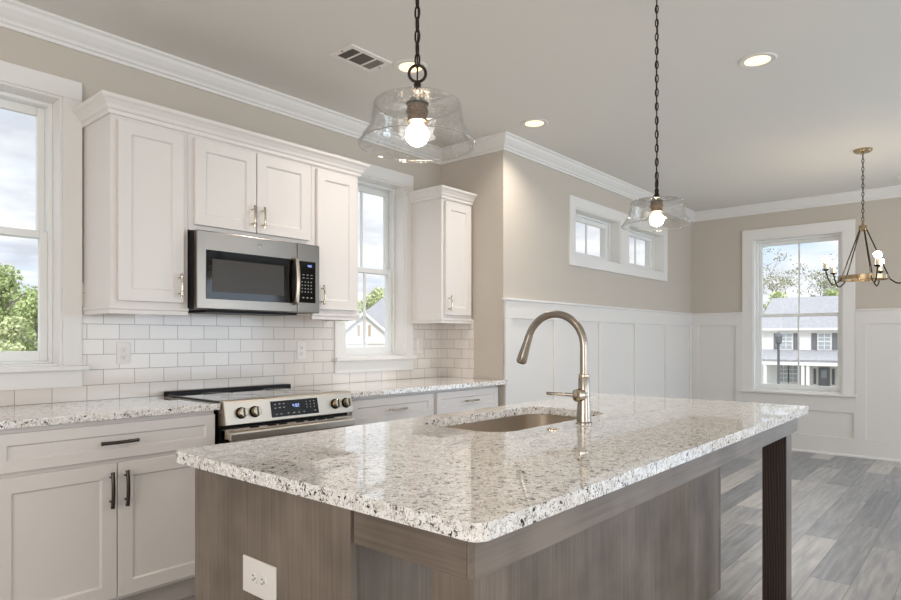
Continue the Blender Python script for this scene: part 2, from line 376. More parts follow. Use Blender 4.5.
def obj(name, bm, m, parent=None, bevel=0, smooth=False, seg=2, solid=0):
    """link one mesh; vertices are given in the coordinates of the whole thing (its Empty) or of the world"""
    bmesh.ops.recalc_face_normals(bm, faces=bm.faces[:])
    me = bpy.data.meshes.new(name); bm.to_mesh(me); bm.free()
    me.materials.append(M[m] if isinstance(m, str) else m)
    o = bpy.data.objects.new(name, me); C.objects.link(o)
    if parent: o.parent = parent
    if smooth:
        for p in me.polygons: p.use_smooth = True
        me.set_sharp_from_angle(angle=math.radians(38))
    if solid:
        s = o.modifiers.new('solid', 'SOLIDIFY'); s.thickness = solid
    if bevel:
        b = o.modifiers.new('bevel', 'BEVEL'); b.width = bevel; b.segments = seg; b.limit_method = 'ANGLE'; b.angle_limit = math.radians(40)
    return o
def thing(name, label, cat, loc=(0, 0, 0), rotz=0, group=None, kind=None):
    o = bpy.data.objects.new(name, None); C.objects.link(o); o.empty_display_size = .1
    o.location = loc; o.rotation_euler = (0, 0, rotz)
    if label: o['label'] = label
    if cat: o['category'] = cat
    if group: o['group'] = group
    if kind: o['kind'] = kind
    return o
def tag(o, label, cat, group=None, kind=None):
    o['label'] = label; o['category'] = cat
    if group: o['group'] = group
    if kind: o['kind'] = kind
    return o
def dup(root, loc, label, rotz=None, group=None):
    def cp(o, par):
        c = o.copy(); C.objects.link(c)
        if par: c.parent = par
        for ch in list(o.children): cp(ch, c)
        return c
    r = cp(root, None); r.location = loc; r['label'] = label
    if rotz is not None: r.rotation_euler = (0, 0, rotz)
    if group: r['group'] = group
    return r
def struct(name, bm, m, bevel=0, **k):
    o = obj(name, bm, m, bevel=bevel, **k); o['kind'] = 'structure'; return o
def metre_uv(o, fu, fv):
    me = o.data; uv = me.uv_layers.new(name='UVMap')
    for l in me.loops:
        p = me.vertices[l.vertex_index].co; uv.data[l.index].uv = (fu(p), fv(p))

# ------------------------------------------------------------------ room shell
YW, XR, YD, XF = 3.42, 3.84, 2.79, 7.70        # kitchen wall, return wall, dining wall, far wall
XN, YN, H = -3.2, -4.2, 2.743                  # walls behind the camera, ceiling height
T = 0.2
def wall_cells(bm, a0, a1, z0, z1, holes, put):
    xs = sorted({a0, a1, *[h[0] for h in holes], *[h[1] for h in holes]}); zs = sorted({z0, z1, *[h[2] for h in holes], *[h[3] for h in holes]})
    for x, x2 in zip(xs, xs[1:]):
        for z, z2 in zip(zs, zs[1:]):
            cx, cz = (x + x2) / 2, (z + z2) / 2
            if any(h[0] < cx < h[1] and h[2] < cz < h[3] for h in holes): continue
            put(x, x2, z, z2)
W1 = (0.17, 1.080, 1.09, 2.39); W2 = (2.825, 3.415, 1.09, 2.39)
W3 = (4.885, 5.765, 1.955, 2.375); W4 = (5.955, 6.835, 1.955, 2.375)
W5 = (1.205, 2.085, 0.64, 2.355)
bm = bmesh.new(); wall_cells(bm, XN - T, XR + .001, 0, H, [W1, W2], lambda a, b, c, d: box(bm, a, b, YW, YW + T, c, d)); struct('wall_left', bm, 'wall')
struct('wall_return', BX(XR, XR + T, YD + T, YW + T, 0, H), 'wall')
bm = bmesh.new(); wall_cells(bm, XR, XF + T, 0, H, [W3, W4], lambda a, b, c, d: box(bm, a, b, YD, YD + T, c, d)); struct('wall_back', bm, 'wall')
bm = bmesh.new(); wall_cells(bm, YN - T, YD, 0, H, [W5, (-3.0, -.9, .02, 2.1)], lambda a, b, c, d: box(bm, XF, XF + T, a, b, c, d)); struct('wall_right', bm, 'wall')
bm = bmesh.new(); wall_cells(bm, XN, XF, 0, H, [(3.6, 7.0, .3, 2.4), (-1.0, 1.6, .3, 2.4)], lambda a, b, c, d: box(bm, a, b, YN - T, YN, c, d)); struct('wall_front', bm, 'wall')
bm = bmesh.new(); wall_cells(bm, YN - T, YW, 0, H, [(-2.1, 1.3, .45, 2.45)], lambda a, b, c, d: box(bm, XN - T, XN, a, b, c, d)); struct('wall_near', bm, 'wall')
o = struct('floor', BX(XN - T, XF + T, YN - T, YW + T, -.25, 0), 'floor'); metre_uv(o, lambda p: p.x, lambda p: p.y)
struct('ceiling', BX(XN - T, XF + T, YN - T, YW + T, H, H + .15), 'ceiling')
# crown moulding round the room
crown = [(0, H), (.086, H), (.086, H - .012), (.074, H - .02), (.066, H - .036), (.046, H - .058), (.030, H - .072), (.024, H - .084), (.014, H - .088), (.014, H - .104), (0, H - .104)]
bm = bmesh.new(); sweep(bm, [(XN, YN), (XN, YW), (XR, YW), (XR, YD), (XF, YD), (XF, YN), (XN, YN)], crown); struct('trim_1', bm, 'trim')
# tile backsplash, kitchen wall and return
TT = .008
bm = bmesh.new(); wall_cells(bm, -.3, XR, .914, 1.372, [(.09, 1.160, .990, 1.5), (2.742, 3.498, .990, 1.5)], lambda a, b, c, d: box(bm, a, b, YW - TT, YW, c, d))
o = struct('wall_tile', bm, 'tile'); metre_uv(o, lambda p: p.x - .96 + 15.3, lambda p: p.z - .914)
bm = BX(XR - TT, XR, 3.075, YW - TT, .914, 1.372); o = struct('wall_tile', bm, 'tile'); metre_uv(o, lambda p: -p.y + 3.42 + 15.3, lambda p: p.z - .914)
# wainscot: dining wall (back) and far wall (right)
ZP, ZR = 1.378, 1.512
def battens_back(bm, a, b, c, d): box(bm, a, b, YD - .022, YD, c, d)
bm = bmesh.new()
battens_back(bm, XR, XF, ZP, ZR); battens_back(bm, XR, XF, .0, .19)
for x0, x1 in ((XR, 3.925), (4.53, 4.675), (5.322, 5.466), (6.085, 6.222), (6.875, 7.012), (7.615, XF)): battens_back(bm, x0, x1, .19, ZP)
struct('trim_2', bm, 'wains', bevel=.002)
bm = bmesh.new(); box(bm, XR, XF, YD - .006, YD, .19, ZP); struct('wall_wainscot', bm, 'wains')
bm = bmesh.new()
def br_(a, b, c, d): box(bm, XF - .022, XF, a, b, c, d)
LW, RW = 2.195, 1.092           # outer edges of the far window's casing
br_(LW, YD - .022, ZP, ZR); br_(-.79, RW, ZP, ZR); br_(-.79, YD - .022, 0, .19)
br_(YD - .10, YD - .022, .19, ZP); br_(LW, LW + .075, .19, ZP); br_(RW, LW, .452, .615)
for y0, y1 in ((RW - .095, RW), (.20, .34), (-.79, -.69), (-.34, -.20)): br_(y0, y1, .19, ZP)
br_(RW, LW, .615, .64)
br_(LW - .09, LW, .19, .452); br_(RW, RW + .012, .19, .452)
struct('trim_3', bm, 'wains', bevel=.002)
bm = bmesh.new(); box(bm, XF - .006, XF, -.79, RW, .19, ZP); box(bm, XF - .006, XF, LW, YD, .19, ZP); box(bm, XF - .006, XF, RW, LW, .19, .62); struct('wall_wainscot', bm, 'wains')
cap = [(0, 1.512), (.030, 1.512), (.034, 1.518), (.034, 1.530), (0, 1.530)]
bm = bmesh.new(); sweep(bm, [(XR - .02, YD), (XF, YD), (XF, LW)], cap); sweep(bm, [(XF, RW), (XF, -.79)], cap); struct('trim_4', bm, 'trim', bevel=.002)
# baseboards and shoe moulding
bb = [(0, 0), (.030, 0), (.030, .012), (.020, .022), (.018, .17), (.016, .19), (0, .19)]
bm = bmesh.new(); sweep(bm, [(XR, YD), (XF, YD), (XF, -.79)], [(.022, 0), (.038, 0), (.036, .014), (.024, .024), (.022, .024)]); struct('baseboard_right', bm, 'trim')

# ------------------------------------------------------------------ windows (local x along wall seen from inside, local y outward)
def window(name, loc, rotz, wdt, z0, z1, cas=.092, depth=.15, hung=True, stool=True, head=.092, left_cas=True, right_cas=True, stool_over=.022, ap=.082, bottom_cas=False, cb=0):
    t = thing(name, None, None, loc, rotz, kind='structure')
    hw = wdt / 2
    bm = bmesh.new(); d = -.020
    if left_cas: box(bm, -hw - cas, -hw, d, 0, z0, z1)
    if right_cas: box(bm, hw, hw + cas, d, 0, z0, z1)
    box(bm, -hw - cas * left_cas, hw + cas * right_cas, d, 0, z1, z1 + head)
    if bottom_cas: box(bm, -hw - cas, hw + cas, d, 0, z0 - bottom_cas, z0)
    obj('casing', bm, 'trim', t, bevel=.003)
    bm = bmesh.new(); j = .012
    box(bm, -hw, -hw + j, -.012, .2, z0, z1); box(bm, hw - j, hw, -.012, .2, z0, z1); box(bm, -hw + j, hw - j, -.012, .2, z1 - j, z1); box(bm, -hw + j, hw - j, 0, .2, z0, z0 + j)
    obj('jamb', bm, 'trim', t, bevel=.0015)
    bm = bmesh.new(); a, e = hw - j, .018           # vinyl unit frame
    for s in (-1, 1): box(bm, s * a, s * (a - e), .085, .18, z0 + j, z1 - j)
    box(bm, -a + e, a - e, .085, .18, z1 - j - e, z1 - j); box(bm, -a + e, a - e, .085, .18, z0 + j, z0 + j + e * .6)
    obj('frame', bm, 'sash', t, bevel=.002)
    def sash(nm, b0, b1, y0, y1, rail_b, rail_t):
        x = a - e; s = .034
        bm = bmesh.new()
        box(bm, -x, -x + s, y0, y1, b0, b1); box(bm, x - s, x, y0, y1, b0, b1); box(bm, -x + s, x - s, y0, y1, b0, b0 + rail_b); box(bm, -x + s, x - s, y0, y1, b1 - rail_t, b1)
        so = obj(nm, bm, 'sash', t, bevel=.003)
        ym = (y0 + y1) / 2
        obj('pane', BX(-x + s, x - s, ym - .002, ym + .002, b0 + rail_b, b1 - rail_t), 'pane', so)
        obj('muntin', BX(-.008, .008, ym - .007, ym + .007, b0 + rail_b, b1 - rail_t), 'sash', so)
    lo, hi = z0 + j + e * .6, z1 - j - e
    if hung:
        mid = (lo + hi) / 2 - .005
        sash('upper_sash', mid - .018, hi, .138, .165, .036, .042)
        sash('lower_sash', lo, mid + .018, .102, .129, .05, .036)
    else:
        sash('fixed_sash', lo, hi, .105, .135, .042, .042)
    if stool:
        bm = bmesh.new(); box(bm, -hw - cas - stool_over, hw + cas + stool_over, -.055, 0.0, z0 - .022, z0 + .002); box(bm, -hw, hw, 0, .09, z0 - .022, z0 + .002)
        obj('stool', bm, 'trim', t, bevel=.005)
        if ap: obj('apron', BX(-hw - cas, hw + cas, -.02, 0, z0 - .022 - ap, z0 - .022), 'trim', t, bevel=.002)
    return t
window('window_1', ((W1[0] + W1[1]) / 2, YW, 0), 0, W1[1] - W1[0], W1[2], W1[3], cas=.085)
window('window_2', ((W2[0] + W2[1]) / 2, YW, 0), 0, W2[1] - W2[0], W2[2], W2[3], cas=.088, stool_over=.008)
window('window_5', (XF, (W5[0] + W5[1]) / 2, 0), -PI / 2, W5[1] - W5[0], W5[2], W5[3], cas=.112, head=.112, ap=0)
for n, q in (('window_3', W3), ('window_4', W4)):
    window(n, ((q[0] + q[1]) / 2, YD, 0), 0, q[1] - q[0], q[2], q[3], cas=.095, hung=False, stool=False, left_cas=(q is W3), right_cas=(q is W4), bottom_cas=.001)
bm = bmesh.new(); box(bm, W3[0] - .095, W4[1] + .095, YD - .02, YD, W3[2] - .092, W3[2]); box(bm, W3[1], W4[0], YD - .02, YD, W3[2], W3[3] + .092); struct('trim_5', bm, 'trim', bevel=.003)

bm = bmesh.new(); box(bm, XF - .02, XF, -.9, -.79, 0, 2.21); box(bm, XF - .02, XF, -3.11, -3.0, 0, 2.21); box(bm, XF - .02, XF, -3.0, -.9, 2.1, 2.21)
for y in (-.96, -1.98, -3.0): box(bm, XF + .08, XF + .13, y, y + .06, .02, 2.1)
for z in (.02, 2.04): box(bm, XF + .08, XF + .13, -3.0, -.9, z, z + .06)
struct('door_1', bm, 'trim', bevel=.003)
# ------------------------------------------------------------------ cabinets
def shaker(bm, x0, x1, z0, z1, yf, t=.02, fw=.06, rec=.009, ch=.007):
    """door or drawer front facing -Y at y = yf"""
    def L(i, y): return [bm.verts.new(p) for p in ((x0 + i, y, z0 + i), (x1 - i, y, z0 + i), (x1 - i, y, z1 - i), (x0 + i, y, z1 - i))]
    e = .0025
    a, b, c, d, f, g = L(0, yf + t), L(0, yf + e), L(e, yf), L(fw, yf), L(fw + ch, yf + rec), None
    for p, q in ((a, b), (b, c), (c, d), (d, f)): ring_faces(bm, p, q)
    bm.faces.new(f); bm.faces.new(a[::-1])
def pull(bm, c, L=.135, vertical=True, yf=0, out=.028, r=.0052):
    """arched bar pull standing off a front facing -Y; c = (x, z) of its middle"""
    pts = []
    for k in range(13):
        s = -1 + 2 * k / 12; pts.append((s * L / 2, yf - out - .008 * (1 - s * s)))
    if vertical: P = [(c[0], y, c[1] + s) for s, y in pts]
    else: P = [(c[0] + s, y, c[1]) for s, y in pts]
    tube(bm, P, [r * (1.15 if k in (0, 12) else 1.0) for k in range(13)], 10)
    for s in (-1, 1):
        q = s * L * .34
        x, z = (c[0], c[1] + q) if vertical else (c[0] + q, c[1])
        tube(bm, [(x, yf, z), (x, yf - out - .004, z)], .0042, 8)
        for k in (-1, 1):
            if vertical: tube(bm, [(x, yf - out - .004, z + k * .004 - .003), (x, yf - out - .004, z + k * .004 + .003)], .0072, 10)
            else: tube(bm, [(x + k * .004 - .003, yf - out - .004, z), (x + k * .004 + .003, yf - out - .004, z)], .0072, 10)
def front(kind, t, x0, x1, z0, z1, yf, handle, metal, fw=.06):
    bm = bmesh.new(); shaker(bm, x0, x1, z0, z1, yf, fw=fw); d = obj(kind, bm, 'cab', t)
    if handle:
        bm = bmesh.new(); pull(bm, handle[:2], handle[3] if len(handle) > 3 else .135, handle[2] == 'v', yf, r=.0076 if metal == 'gunmetal' else .0056); obj('handle', bm, metal, d, smooth=True)
    return d
YB = 2.838                      # base cabinet box front
def base_cab(label, x0, x1, doors, metal, gap=.018):
    t = thing('base_cabinet', label, 'cabinet', ((x0 + x1) / 2, YB, 0), group='white base cabinets on the window wall')
    m = (x0 + x1) / 2; lx0, lx1 = x0 - m, x1 - m
    bm = bmesh.new(); box(bm, lx0, lx1, 0, YW - YB - .001, .105, .88); obj('body', bm, 'cab', t, bevel=.001)
    obj('toe_kick', BX(lx0, lx1, .06, .075, 0, .105), 'kick', t)
    a, b = lx0 + gap, lx1 - gap
    front('drawer', t, a, b, .712, .862, -.021, ((a + b) / 2, .787, 'h', .150), metal, fw=.045)
    n = doors; wd = (b - a - .004 * (n - 1)) / n
    for k in range(n):
        p = a + k * (wd + .004)
        hx = (p + wd - .028) if k == 0 else p + .028
        front('door', t, p, p + wd, .122, .694, -.021, (hx, .588, 'v', .150), metal)
    return t
base_cab('white base cabinet with wide drawer over two doors, left of the range', .655, 1.548, 2, 'gunmetal', gap=.004)
base_cab('white base cabinet farthest from the range, under the middle of the big window', -.262, .653, 2, 'gunmetal', gap=.004)
base_cab('white base cabinet with one drawer, directly against the far side of the range', 2.372, 3.108, 1, 'chrome')
base_cab('white base cabinet at the end of the counter, beside the wainscot', 3.110, 3.832, 1, 'chrome')
# granite worktops
bm = bmesh.new(); box(bm, -.275, 1.560, 2.795, YW - TT, .882, .914); tag(obj('countertop', bm, 'granite', bevel=.004), 'speckled granite countertop under the big window, left of the range', 'countertop')
bm = bmesh.new(); slab(bm, [(2.352, 2.790), (3.855, 2.757), (3.858, YD - .024), (XR - TT, YD - .023), (XR - TT, YW - TT), (2.352, YW - TT)], .882, .914); tag(obj('countertop', bm, 'granite', bevel=.004), 'speckled granite countertop running from the range to the corner of the wall', 'countertop')

# upper cabinets
YU = 3.09
UG = 'white wall cabinets above the counter'
cabcrown = [(0, 2.262), (.012, 2.262), (.014, 2.268), (.014, 2.280), (.022, 2.286), (.028, 2.300), (.042, 2.318), (.052, 2.326), (.055, 2.332), (.055, 2.342), (0, 2.342)]
def upper(label, x0, x1, z0, z1, doors, rail=True, yf=YU, lp=.028, hand=0, exposed=()):
    t = thing('wall_cabinet', label, 'cabinet', ((x0 + x1) / 2, yf, z0), group=UG)
    m = (x0 + x1) / 2; a, b = x0 - m, x1 - m; h = z1 - z0
    obj('body', BX(a, b, 0, YW - TT * 0 - yf - .001, 0, h), 'cab', t, bevel=.0015)
    n = doors; d0, d1 = a + lp, b - lp; wd = (d1 - d0 - .006 * (n - 1)) / n
    for k in range(n):
        p = d0 + k * (wd + .006)
        hx = p + wd - .028 if (n == 2 and k == 0) or hand == 1 else p + .028
        front('door', t, p, p + wd, .028, h - .036, -.021, (hx, .028 + .085, 'v', .115), 'chrome', fw=.058)
    if rail:
        L = [(a - m * 0, YW - yf - .01)] if 'l' in exposed else []
        pts = ([(a, YW - yf - .01)] if 'l' in exposed else []) + [(a, 0), (b, 0)] + ([(b, YW - yf - .01)] if 'r' in exposed else [])
        bm = bmesh.new(); sweep(bm, pts, [(-.012, -.032), (.004, -.032), (.004, -.014), (.009, -.008), (.009, .004), (-.012, .004)])
        obj('light_rail', bm, 'cab', t)
    return t
upper('white single door wall cabinet next to the big window, left of the microwave', 1.176, 1.545, 1.372, 2.28, 1, hand=1, exposed='l')
upper('short white two door wall cabinet mounted directly over the microwave', 1.546, 2.308, 1.775, 2.28, 2, rail=False)
upper('white single door wall cabinet between the microwave and the tall narrow window', 2.309, 2.672, 1.372, 2.28, 1, exposed='r', hand=0)
t = upper('narrow white wall cabinet alone in the corner against the return wall', 3.478, 3.832, 1.372, 2.28, 1, exposed='l', hand=0)
bm = bmesh.new(); sweep(bm, [(-.177, YW - YU - .002), (-.177, 0), (.177, 0)], [(d, z - 1.372) for d, z in cabcrown]); obj('crown_moulding', bm, 'cab', t)
bm = bmesh.new(); sweep(bm, [(1.176, YW - .002), (1.176, YU), (2.672, YU), (2.672, YW - .002)], cabcrown); tag(obj('crown_moulding', bm, 'cab'), 'white stepped crown moulding running along the tops of three joined wall cabinets', 'moulding')

# ------------------------------------------------------------------ microwave
def seg_digits(bm, text, x, y, z, h, wd, put):
    S = {'0': 'abcdef', '1': 'bc', '2': 'abged', '3': 'abgcd', '4': 'fgbc', '5': 'afgcd', '6': 'afgedc', '7': 'abc', '8': 'abcdefg', '9': 'abcdfg'}
    th = h * .13; cx = x
    for ch in text:
        if ch == ':':
            for q in (.3, .7): put(cx, cx + th, z + h * q - th / 2, z + h * q + th / 2)
            cx += th * 2.4; continue
        for s in S[ch]:
            r = {'a': (0, wd, h - th, h), 'g': (0, wd, h / 2 - th / 2, h / 2 + th / 2), 'd': (0, wd, 0, th), 'f': (0, th, h / 2, h), 'e': (0, th, 0, h / 2), 'b': (wd - th, wd, h / 2, h), 'c': (wd - th, wd, 0, h / 2)}[s]
            put(cx + r[0], cx + r[1], z + r[2], z + r[3])
        cx += wd * 1.45
MX0, MX1, MZ0, MZ1, MY = 1.549, 2.303, 1.372, 1.768, 3.005
t = thing('microwave', 'stainless steel microwave with black glass door mounted over the range', 'microwave', ((MX0 + MX1) / 2, MY, MZ0))
mc = (MX0 + MX1) / 2
def mb(x0, x1, y0, y1, z0, z1): return BX(x0 - mc, x1 - mc, y0, y1, z0 - MZ0, z1 - MZ0)
obj('body', mb(MX0, MX1, .034, YW - MY - TT, MZ0, MZ1), 'black', t, bevel=.003)
SP = 2.148
d = obj('door', mb(MX0, SP - .001, 0, .032, MZ0, MZ1), 'steel', t, bevel=.005)
wb = obj('window', mb(1.598, SP - .014, -.003, .002, 1.424, 1.672), 'blackglass', d, bevel=.001)
obj('viewing_screen', mb(1.630, 2.055, -.0042, -.002, 1.462, 1.628), 'meshglass', wb)
bm = bmesh.new()
HP = [(2.122 - mc, .0, 1.420 - MZ0), (2.122 - mc, -.026, 1.428 - MZ0)] + [(2.122 - mc, -.030 - .012 * math.sin(PI * k / 8), 1.43 - MZ0 + .236 * k / 8) for k in range(9)] + [(2.122 - mc, -.026, 1.668 - MZ0), (2.122 - mc, .0, 1.674 - MZ0)]
tube(bm, HP, [.008, .010] + [.0125] * 9 + [.010, .008], 12); obj('handle', bm, 'steel3', d, smooth=True)
bm = bmesh.new(); lathe(bm, [(.011, 0), (.011, -.002), (.008, -.0025), (.008, -.001), (0.0, -.001)], (1.905 - mc, 0, 1.722 - MZ0), 'Y', 20); obj('badge', bm, 'nickel', d)
p = obj('control_panel', mb(SP + .001, MX1, 0, .032, MZ0, MZ1), 'steel', t, bevel=.005)
k = obj('keypad', mb(2.158, 2.272, -.003, .002, 1.430, 1.668), 'blackglass', p, bevel=.001)
def put(a, b, c, d_): obj('key', BX(a - mc, b - mc, -.0036, -.0028, c - MZ0, d_ - MZ0), 'key', k)
for r in range(2):
    for c_ in range(3): put(2.180 + c_ * .028, 2.194 + c_ * .028, 1.588 - r * .018, 1.592 - r * .018)
for r in range(4):
    for c_ in range(4): put(2.174 + c_ * .021, 2.182 + c_ * .021, 1.546 - r * .019, 1.552 - r * .019)
for c_ in range(3): put(2.180 + c_ * .028, 2.192 + c_ * .028, 1.455, 1.462)
bm = bmesh.new(); seg_digits(bm, '4:02', 2.216, 0, 1.636, .012, .006, lambda a, b, c, d_: box(bm, a - mc, b - mc, -.0036, -.0028, c - MZ0, d_ - MZ0)); obj('clock_digits', bm, 'digits', k)
obj('vent_grille', mb(1.64, 2.20, .08, .30, MZ0 - .012, MZ0), 'black', t)

# ------------------------------------------------------------------ range
RX0, RX1 = 1.566, 2.348
rc = (RX0 + RX1) / 2; RY = 2.80
t = thing('range', 'stainless slide-in electric range with front knobs and black ceramic cooktop', 'range', (rc, RY, 0))
def rb(x0, x1, y0, y1, z0, z1): return BX(x0 - rc, x1 - rc, y0, y1, z0, z1)
obj('body', rb(RX0, RX1, .01, YW - RY - TT - .01, .06, .905), 'black', t, bevel=.002)
ct = obj('cooktop', rb(RX0 - .004, RX1 + .004, .012, .55, .915, .924), 'cooktop', t, bevel=.002)
for q in (-1, 1):
    for yy, rr in ((.16, .10), (.40, .08)):
        bm = bmesh.new(); torus(bm, (q * .19, yy, .9242), rr, .0012, (1, 0, 0), (0, 1, 0), 40, 4); obj('burner_ring', bm, 'ventgrey', ct)
obj('back_trim', rb(RX0, RX1, .55, .605, .912, .938), 'black', t, bevel=.006)
# sloped control panel: section in (y, z)
def prism_x(bm, sec, x0, x1):
    a = [bm.verts.new((x0, y, z)) for y, z in sec]; b = [bm.verts.new((x1, y, z)) for y, z in sec]
    ring_faces(bm, a, b); bm.faces.new(a[::-1]); bm.faces.new(b)
CP0, CP1 = Vector((-.022, .918)), Vector((-.046, .808))        # top and bottom edges of the sloping face
bm = bmesh.new(); prism_x(bm, [(.03, .924), (-.012, .924), CP0, CP1, (.03, .800)], RX0 - rc - .002, RX1 - rc + .002)
cp = obj('control_panel', bm, 'steel3', t, bevel=.003)
nrm = Vector((0, -(CP0.y - CP1.y), (CP0.x - CP1.x))).normalized(); nrm = Vector((0, -.977, .213))
up_ = Vector((0, CP0.x - CP1.x, CP0.y - CP1.y)).normalized()
def onface(x, s, d=0): return Vector((x - rc, CP1.x, CP1.y)) + up_ * s + nrm * d
def facebox(bm, x0, x1, s0, s1, d0, d1):
    v = [bm.verts.new(onface(x, s, d)) for d in (d0, d1) for x, s in ((x0, s0), (x1, s0), (x1, s1), (x0, s1))]
    for f in ((0, 1, 2, 3), (7, 6, 5, 4), (0, 4, 5, 1), (1, 5, 6, 2), (2, 6, 7, 3), (3, 7, 4, 0)): bm.faces.new([v[i] for i in f])
bm = bmesh.new(); facebox(bm, 1.818, 2.108, .016, .098, 0, .003); dp = obj('display', bm, 'blackglass', cp)
def pb(a, b, c, d_):
    bm = bmesh.new(); facebox(bm, a, b, c, d_, .003, .0036); obj('key', bm, 'key', dp)
for x, s in ((1.836, .078), (1.862, .080), (1.888, .080), (1.836, .060), (1.862, .061), (1.888, .061), (1.84, .028), (1.868, .028), (1.91, .028), (1.945, .028), (1.975, .028), (2.008, .028), (2.08, .03)): pb(x, x + .011, s, s + .005)
for r in range(3):
    for c_ in range(3): pb(2.032 + c_ * .024, 2.037 + c_ * .024, .050 + r * .015, .055 + r * .015)
bm = bmesh.new(); seg_digits(bm, '4:02', 1.946, 0, .060, .016, .009, lambda a, b, c, d_: facebox(bm, a, b, c, d_, .003, .0036)); obj('clock_digits', bm, 'digits', dp)
for x in (1.650, 1.724, 2.226, 2.302):
    bm = bmesh.new(); c0 = onface(x, .055, 0)
    tube(bm, [c0 + nrm * .003, c0 + nrm * .030, c0 + nrm * .032], [.0235, .0215, .019], 24)
    kn = obj('knob', bm, 'chrome', cp, smooth=True)
    bm = bmesh.new(); tube(bm, [c0, c0 + nrm * .004, c0 + nrm * .006], [.0285, .0285, .026], 24); obj('bezel', bm, 'black', kn, smooth=True)
    bm = bmesh.new(); facebox(bm, x - .0035, x + .0035, .033, .077, .026, .036); obj('grip', bm, 'gunmetal', kn, bevel=.001)
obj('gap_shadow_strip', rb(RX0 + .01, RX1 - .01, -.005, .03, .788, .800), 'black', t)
dr = obj('oven_door', rb(RX0 + .004, RX1 - .004, -.030, .008, .20, .786), 'blackglass', t, bevel=.004)
obj('door_trim', rb(RX0 + .004, RX1 - .004, -.033, .006, .742, .788), 'steel3', dr, bevel=.003)
for x in (1.70, 1.80, 1.865, 1.97, 2.045, 2.11, 2.17): obj('vent_slot', rb(x, x + .05, -.0335, -.020, .7825, .7886), 'black', dr)
bm = bmesh.new(); box(bm, RX0 + .006 - rc, RX1 - .004 - rc, -.072, -.054, .733, .776)
for x in (RX0 + .008, RX1 - .042): box(bm, x - rc, x + .035 - rc, -.056, -.030, .738, .772)
obj('handle', bm, 'steel3', dr, bevel=.010, seg=4)
obj('storage_drawer', rb(RX0 + .004, RX1 - .004, -.028, .008, .07, .195), 'steel3', t, bevel=.004)

# ------------------------------------------------------------------ island
IX0, IX1, IY0, IY1 = .814, 3.262, .640, 1.715
t = thing('kitchen_island', 'grey brown stained wood kitchen island base with corner legs and an open knee space', 'kitchen island', (2.02, 1.15, 0))
def ib(x0, x1, y0, y1, z0, z1): return BX(x0 - 2.02, x1 - 2.02, y0 - 1.15, y1 - 1.15, z0, z1)
KY = 1.008
bm = bmesh.new(); bx = lambda *a: box(bm, a[0] - 2.02, a[1] - 2.02, a[2] - 1.15, a[3] - 1.15, a[4], a[5])
bx(.872, 3.17, KY + .02, KY + .045, .10, .876); bx(.872, 3.17, 1.62, 1.645, .10, .876); bx(.872, 3.17, KY + .045, 1.62, .10, .12); bx(1.55, 1.57, KY + .045, 1.62, .12, .876); bx(2.51, 2.53, KY + .045, 1.62, .12, .876)
obj('carcass', bm, 'wood', t)
obj('side_panel', ib(.850, .872, KY, 1.660, 0, .881), 'wood', t, bevel=.0015)
obj('side_panel', ib(3.168, 3.190, KY + .002, 1.660, 0, .881), 'wood', t, bevel=.0015)
obj('back_panel', ib(.873, 3.168, KY + .004, KY + .020, 0, .881), 'wood', t, bevel=.001)
obj('kick_board', ib(.88, 3.16, 1.56, 1.58, 0, .10), 'wood', t)
LX = ((.850, .950), (3.098, 3.192))
for i, (a, b) in enumerate(LX):
    lg = obj('leg', ib(a + .002, b, .700 if i else .680, .798 if i else .780, 0, .803), 'wood', t, bevel=.002)
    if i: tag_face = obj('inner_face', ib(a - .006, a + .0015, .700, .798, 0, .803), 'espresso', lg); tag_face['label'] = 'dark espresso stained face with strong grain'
obj('apron', ib(.850, .868, .697, KY - .012, .800, .881), 'woodx', t, bevel=.0015)
obj('apron', ib(.850, 3.195, .676, .696, .803, .881), 'woodlong', t, bevel=.0015)
obj('apron', ib(3.174, 3.192, .697, KY - .012, .803, .881), 'woodx', t, bevel=.0015)
HOLE = rrect(1.645, 2.430, 1.208, 1.606, .10, 8)
bm = bmesh.new(); slab(bm, rrect(IX0, IX1, IY0, IY1, .030, 6), .882, .914, HOLE)
o = obj('countertop', bm, 'granite', bevel=.005); tag(o, 'large polished speckled granite island top with a sink cut into it', 'countertop')
# sink
t = thing('sink', 'undermounted stainless steel sink bowl set into the granite island top', 'sink', (2.03, 1.402, .66))
bm = bmesh.new(); loops = []
for (g, z, r) in ((.035, .221, .10), (-.004, .221, .10), (-.002, .20, .10), (.0, .05, .09), (-.02, .012, .075), (-.06, .004, .05)):
    L = rrect(1.645 - g, 2.430 + g, 1.208 - g, 1.606 + g, r, 8); loops.append([bm.verts.new((x - 2.03, y - 1.402, z)) for x, y in L])
for a, b in zip(loops, loops[1:]): ring_faces(bm, a, b)
bm.faces.new(loops[-1]); obj('bowl', bm, 'steel2', t, smooth=True, solid=.0015)
bm = bmesh.new(); lathe(bm, [(.045, .0045), (.045, .008), (.032, .006), (.0, .005)], (0, .05, .003), n=24); obj('drain', bm, 'chrome', t, smooth=True)
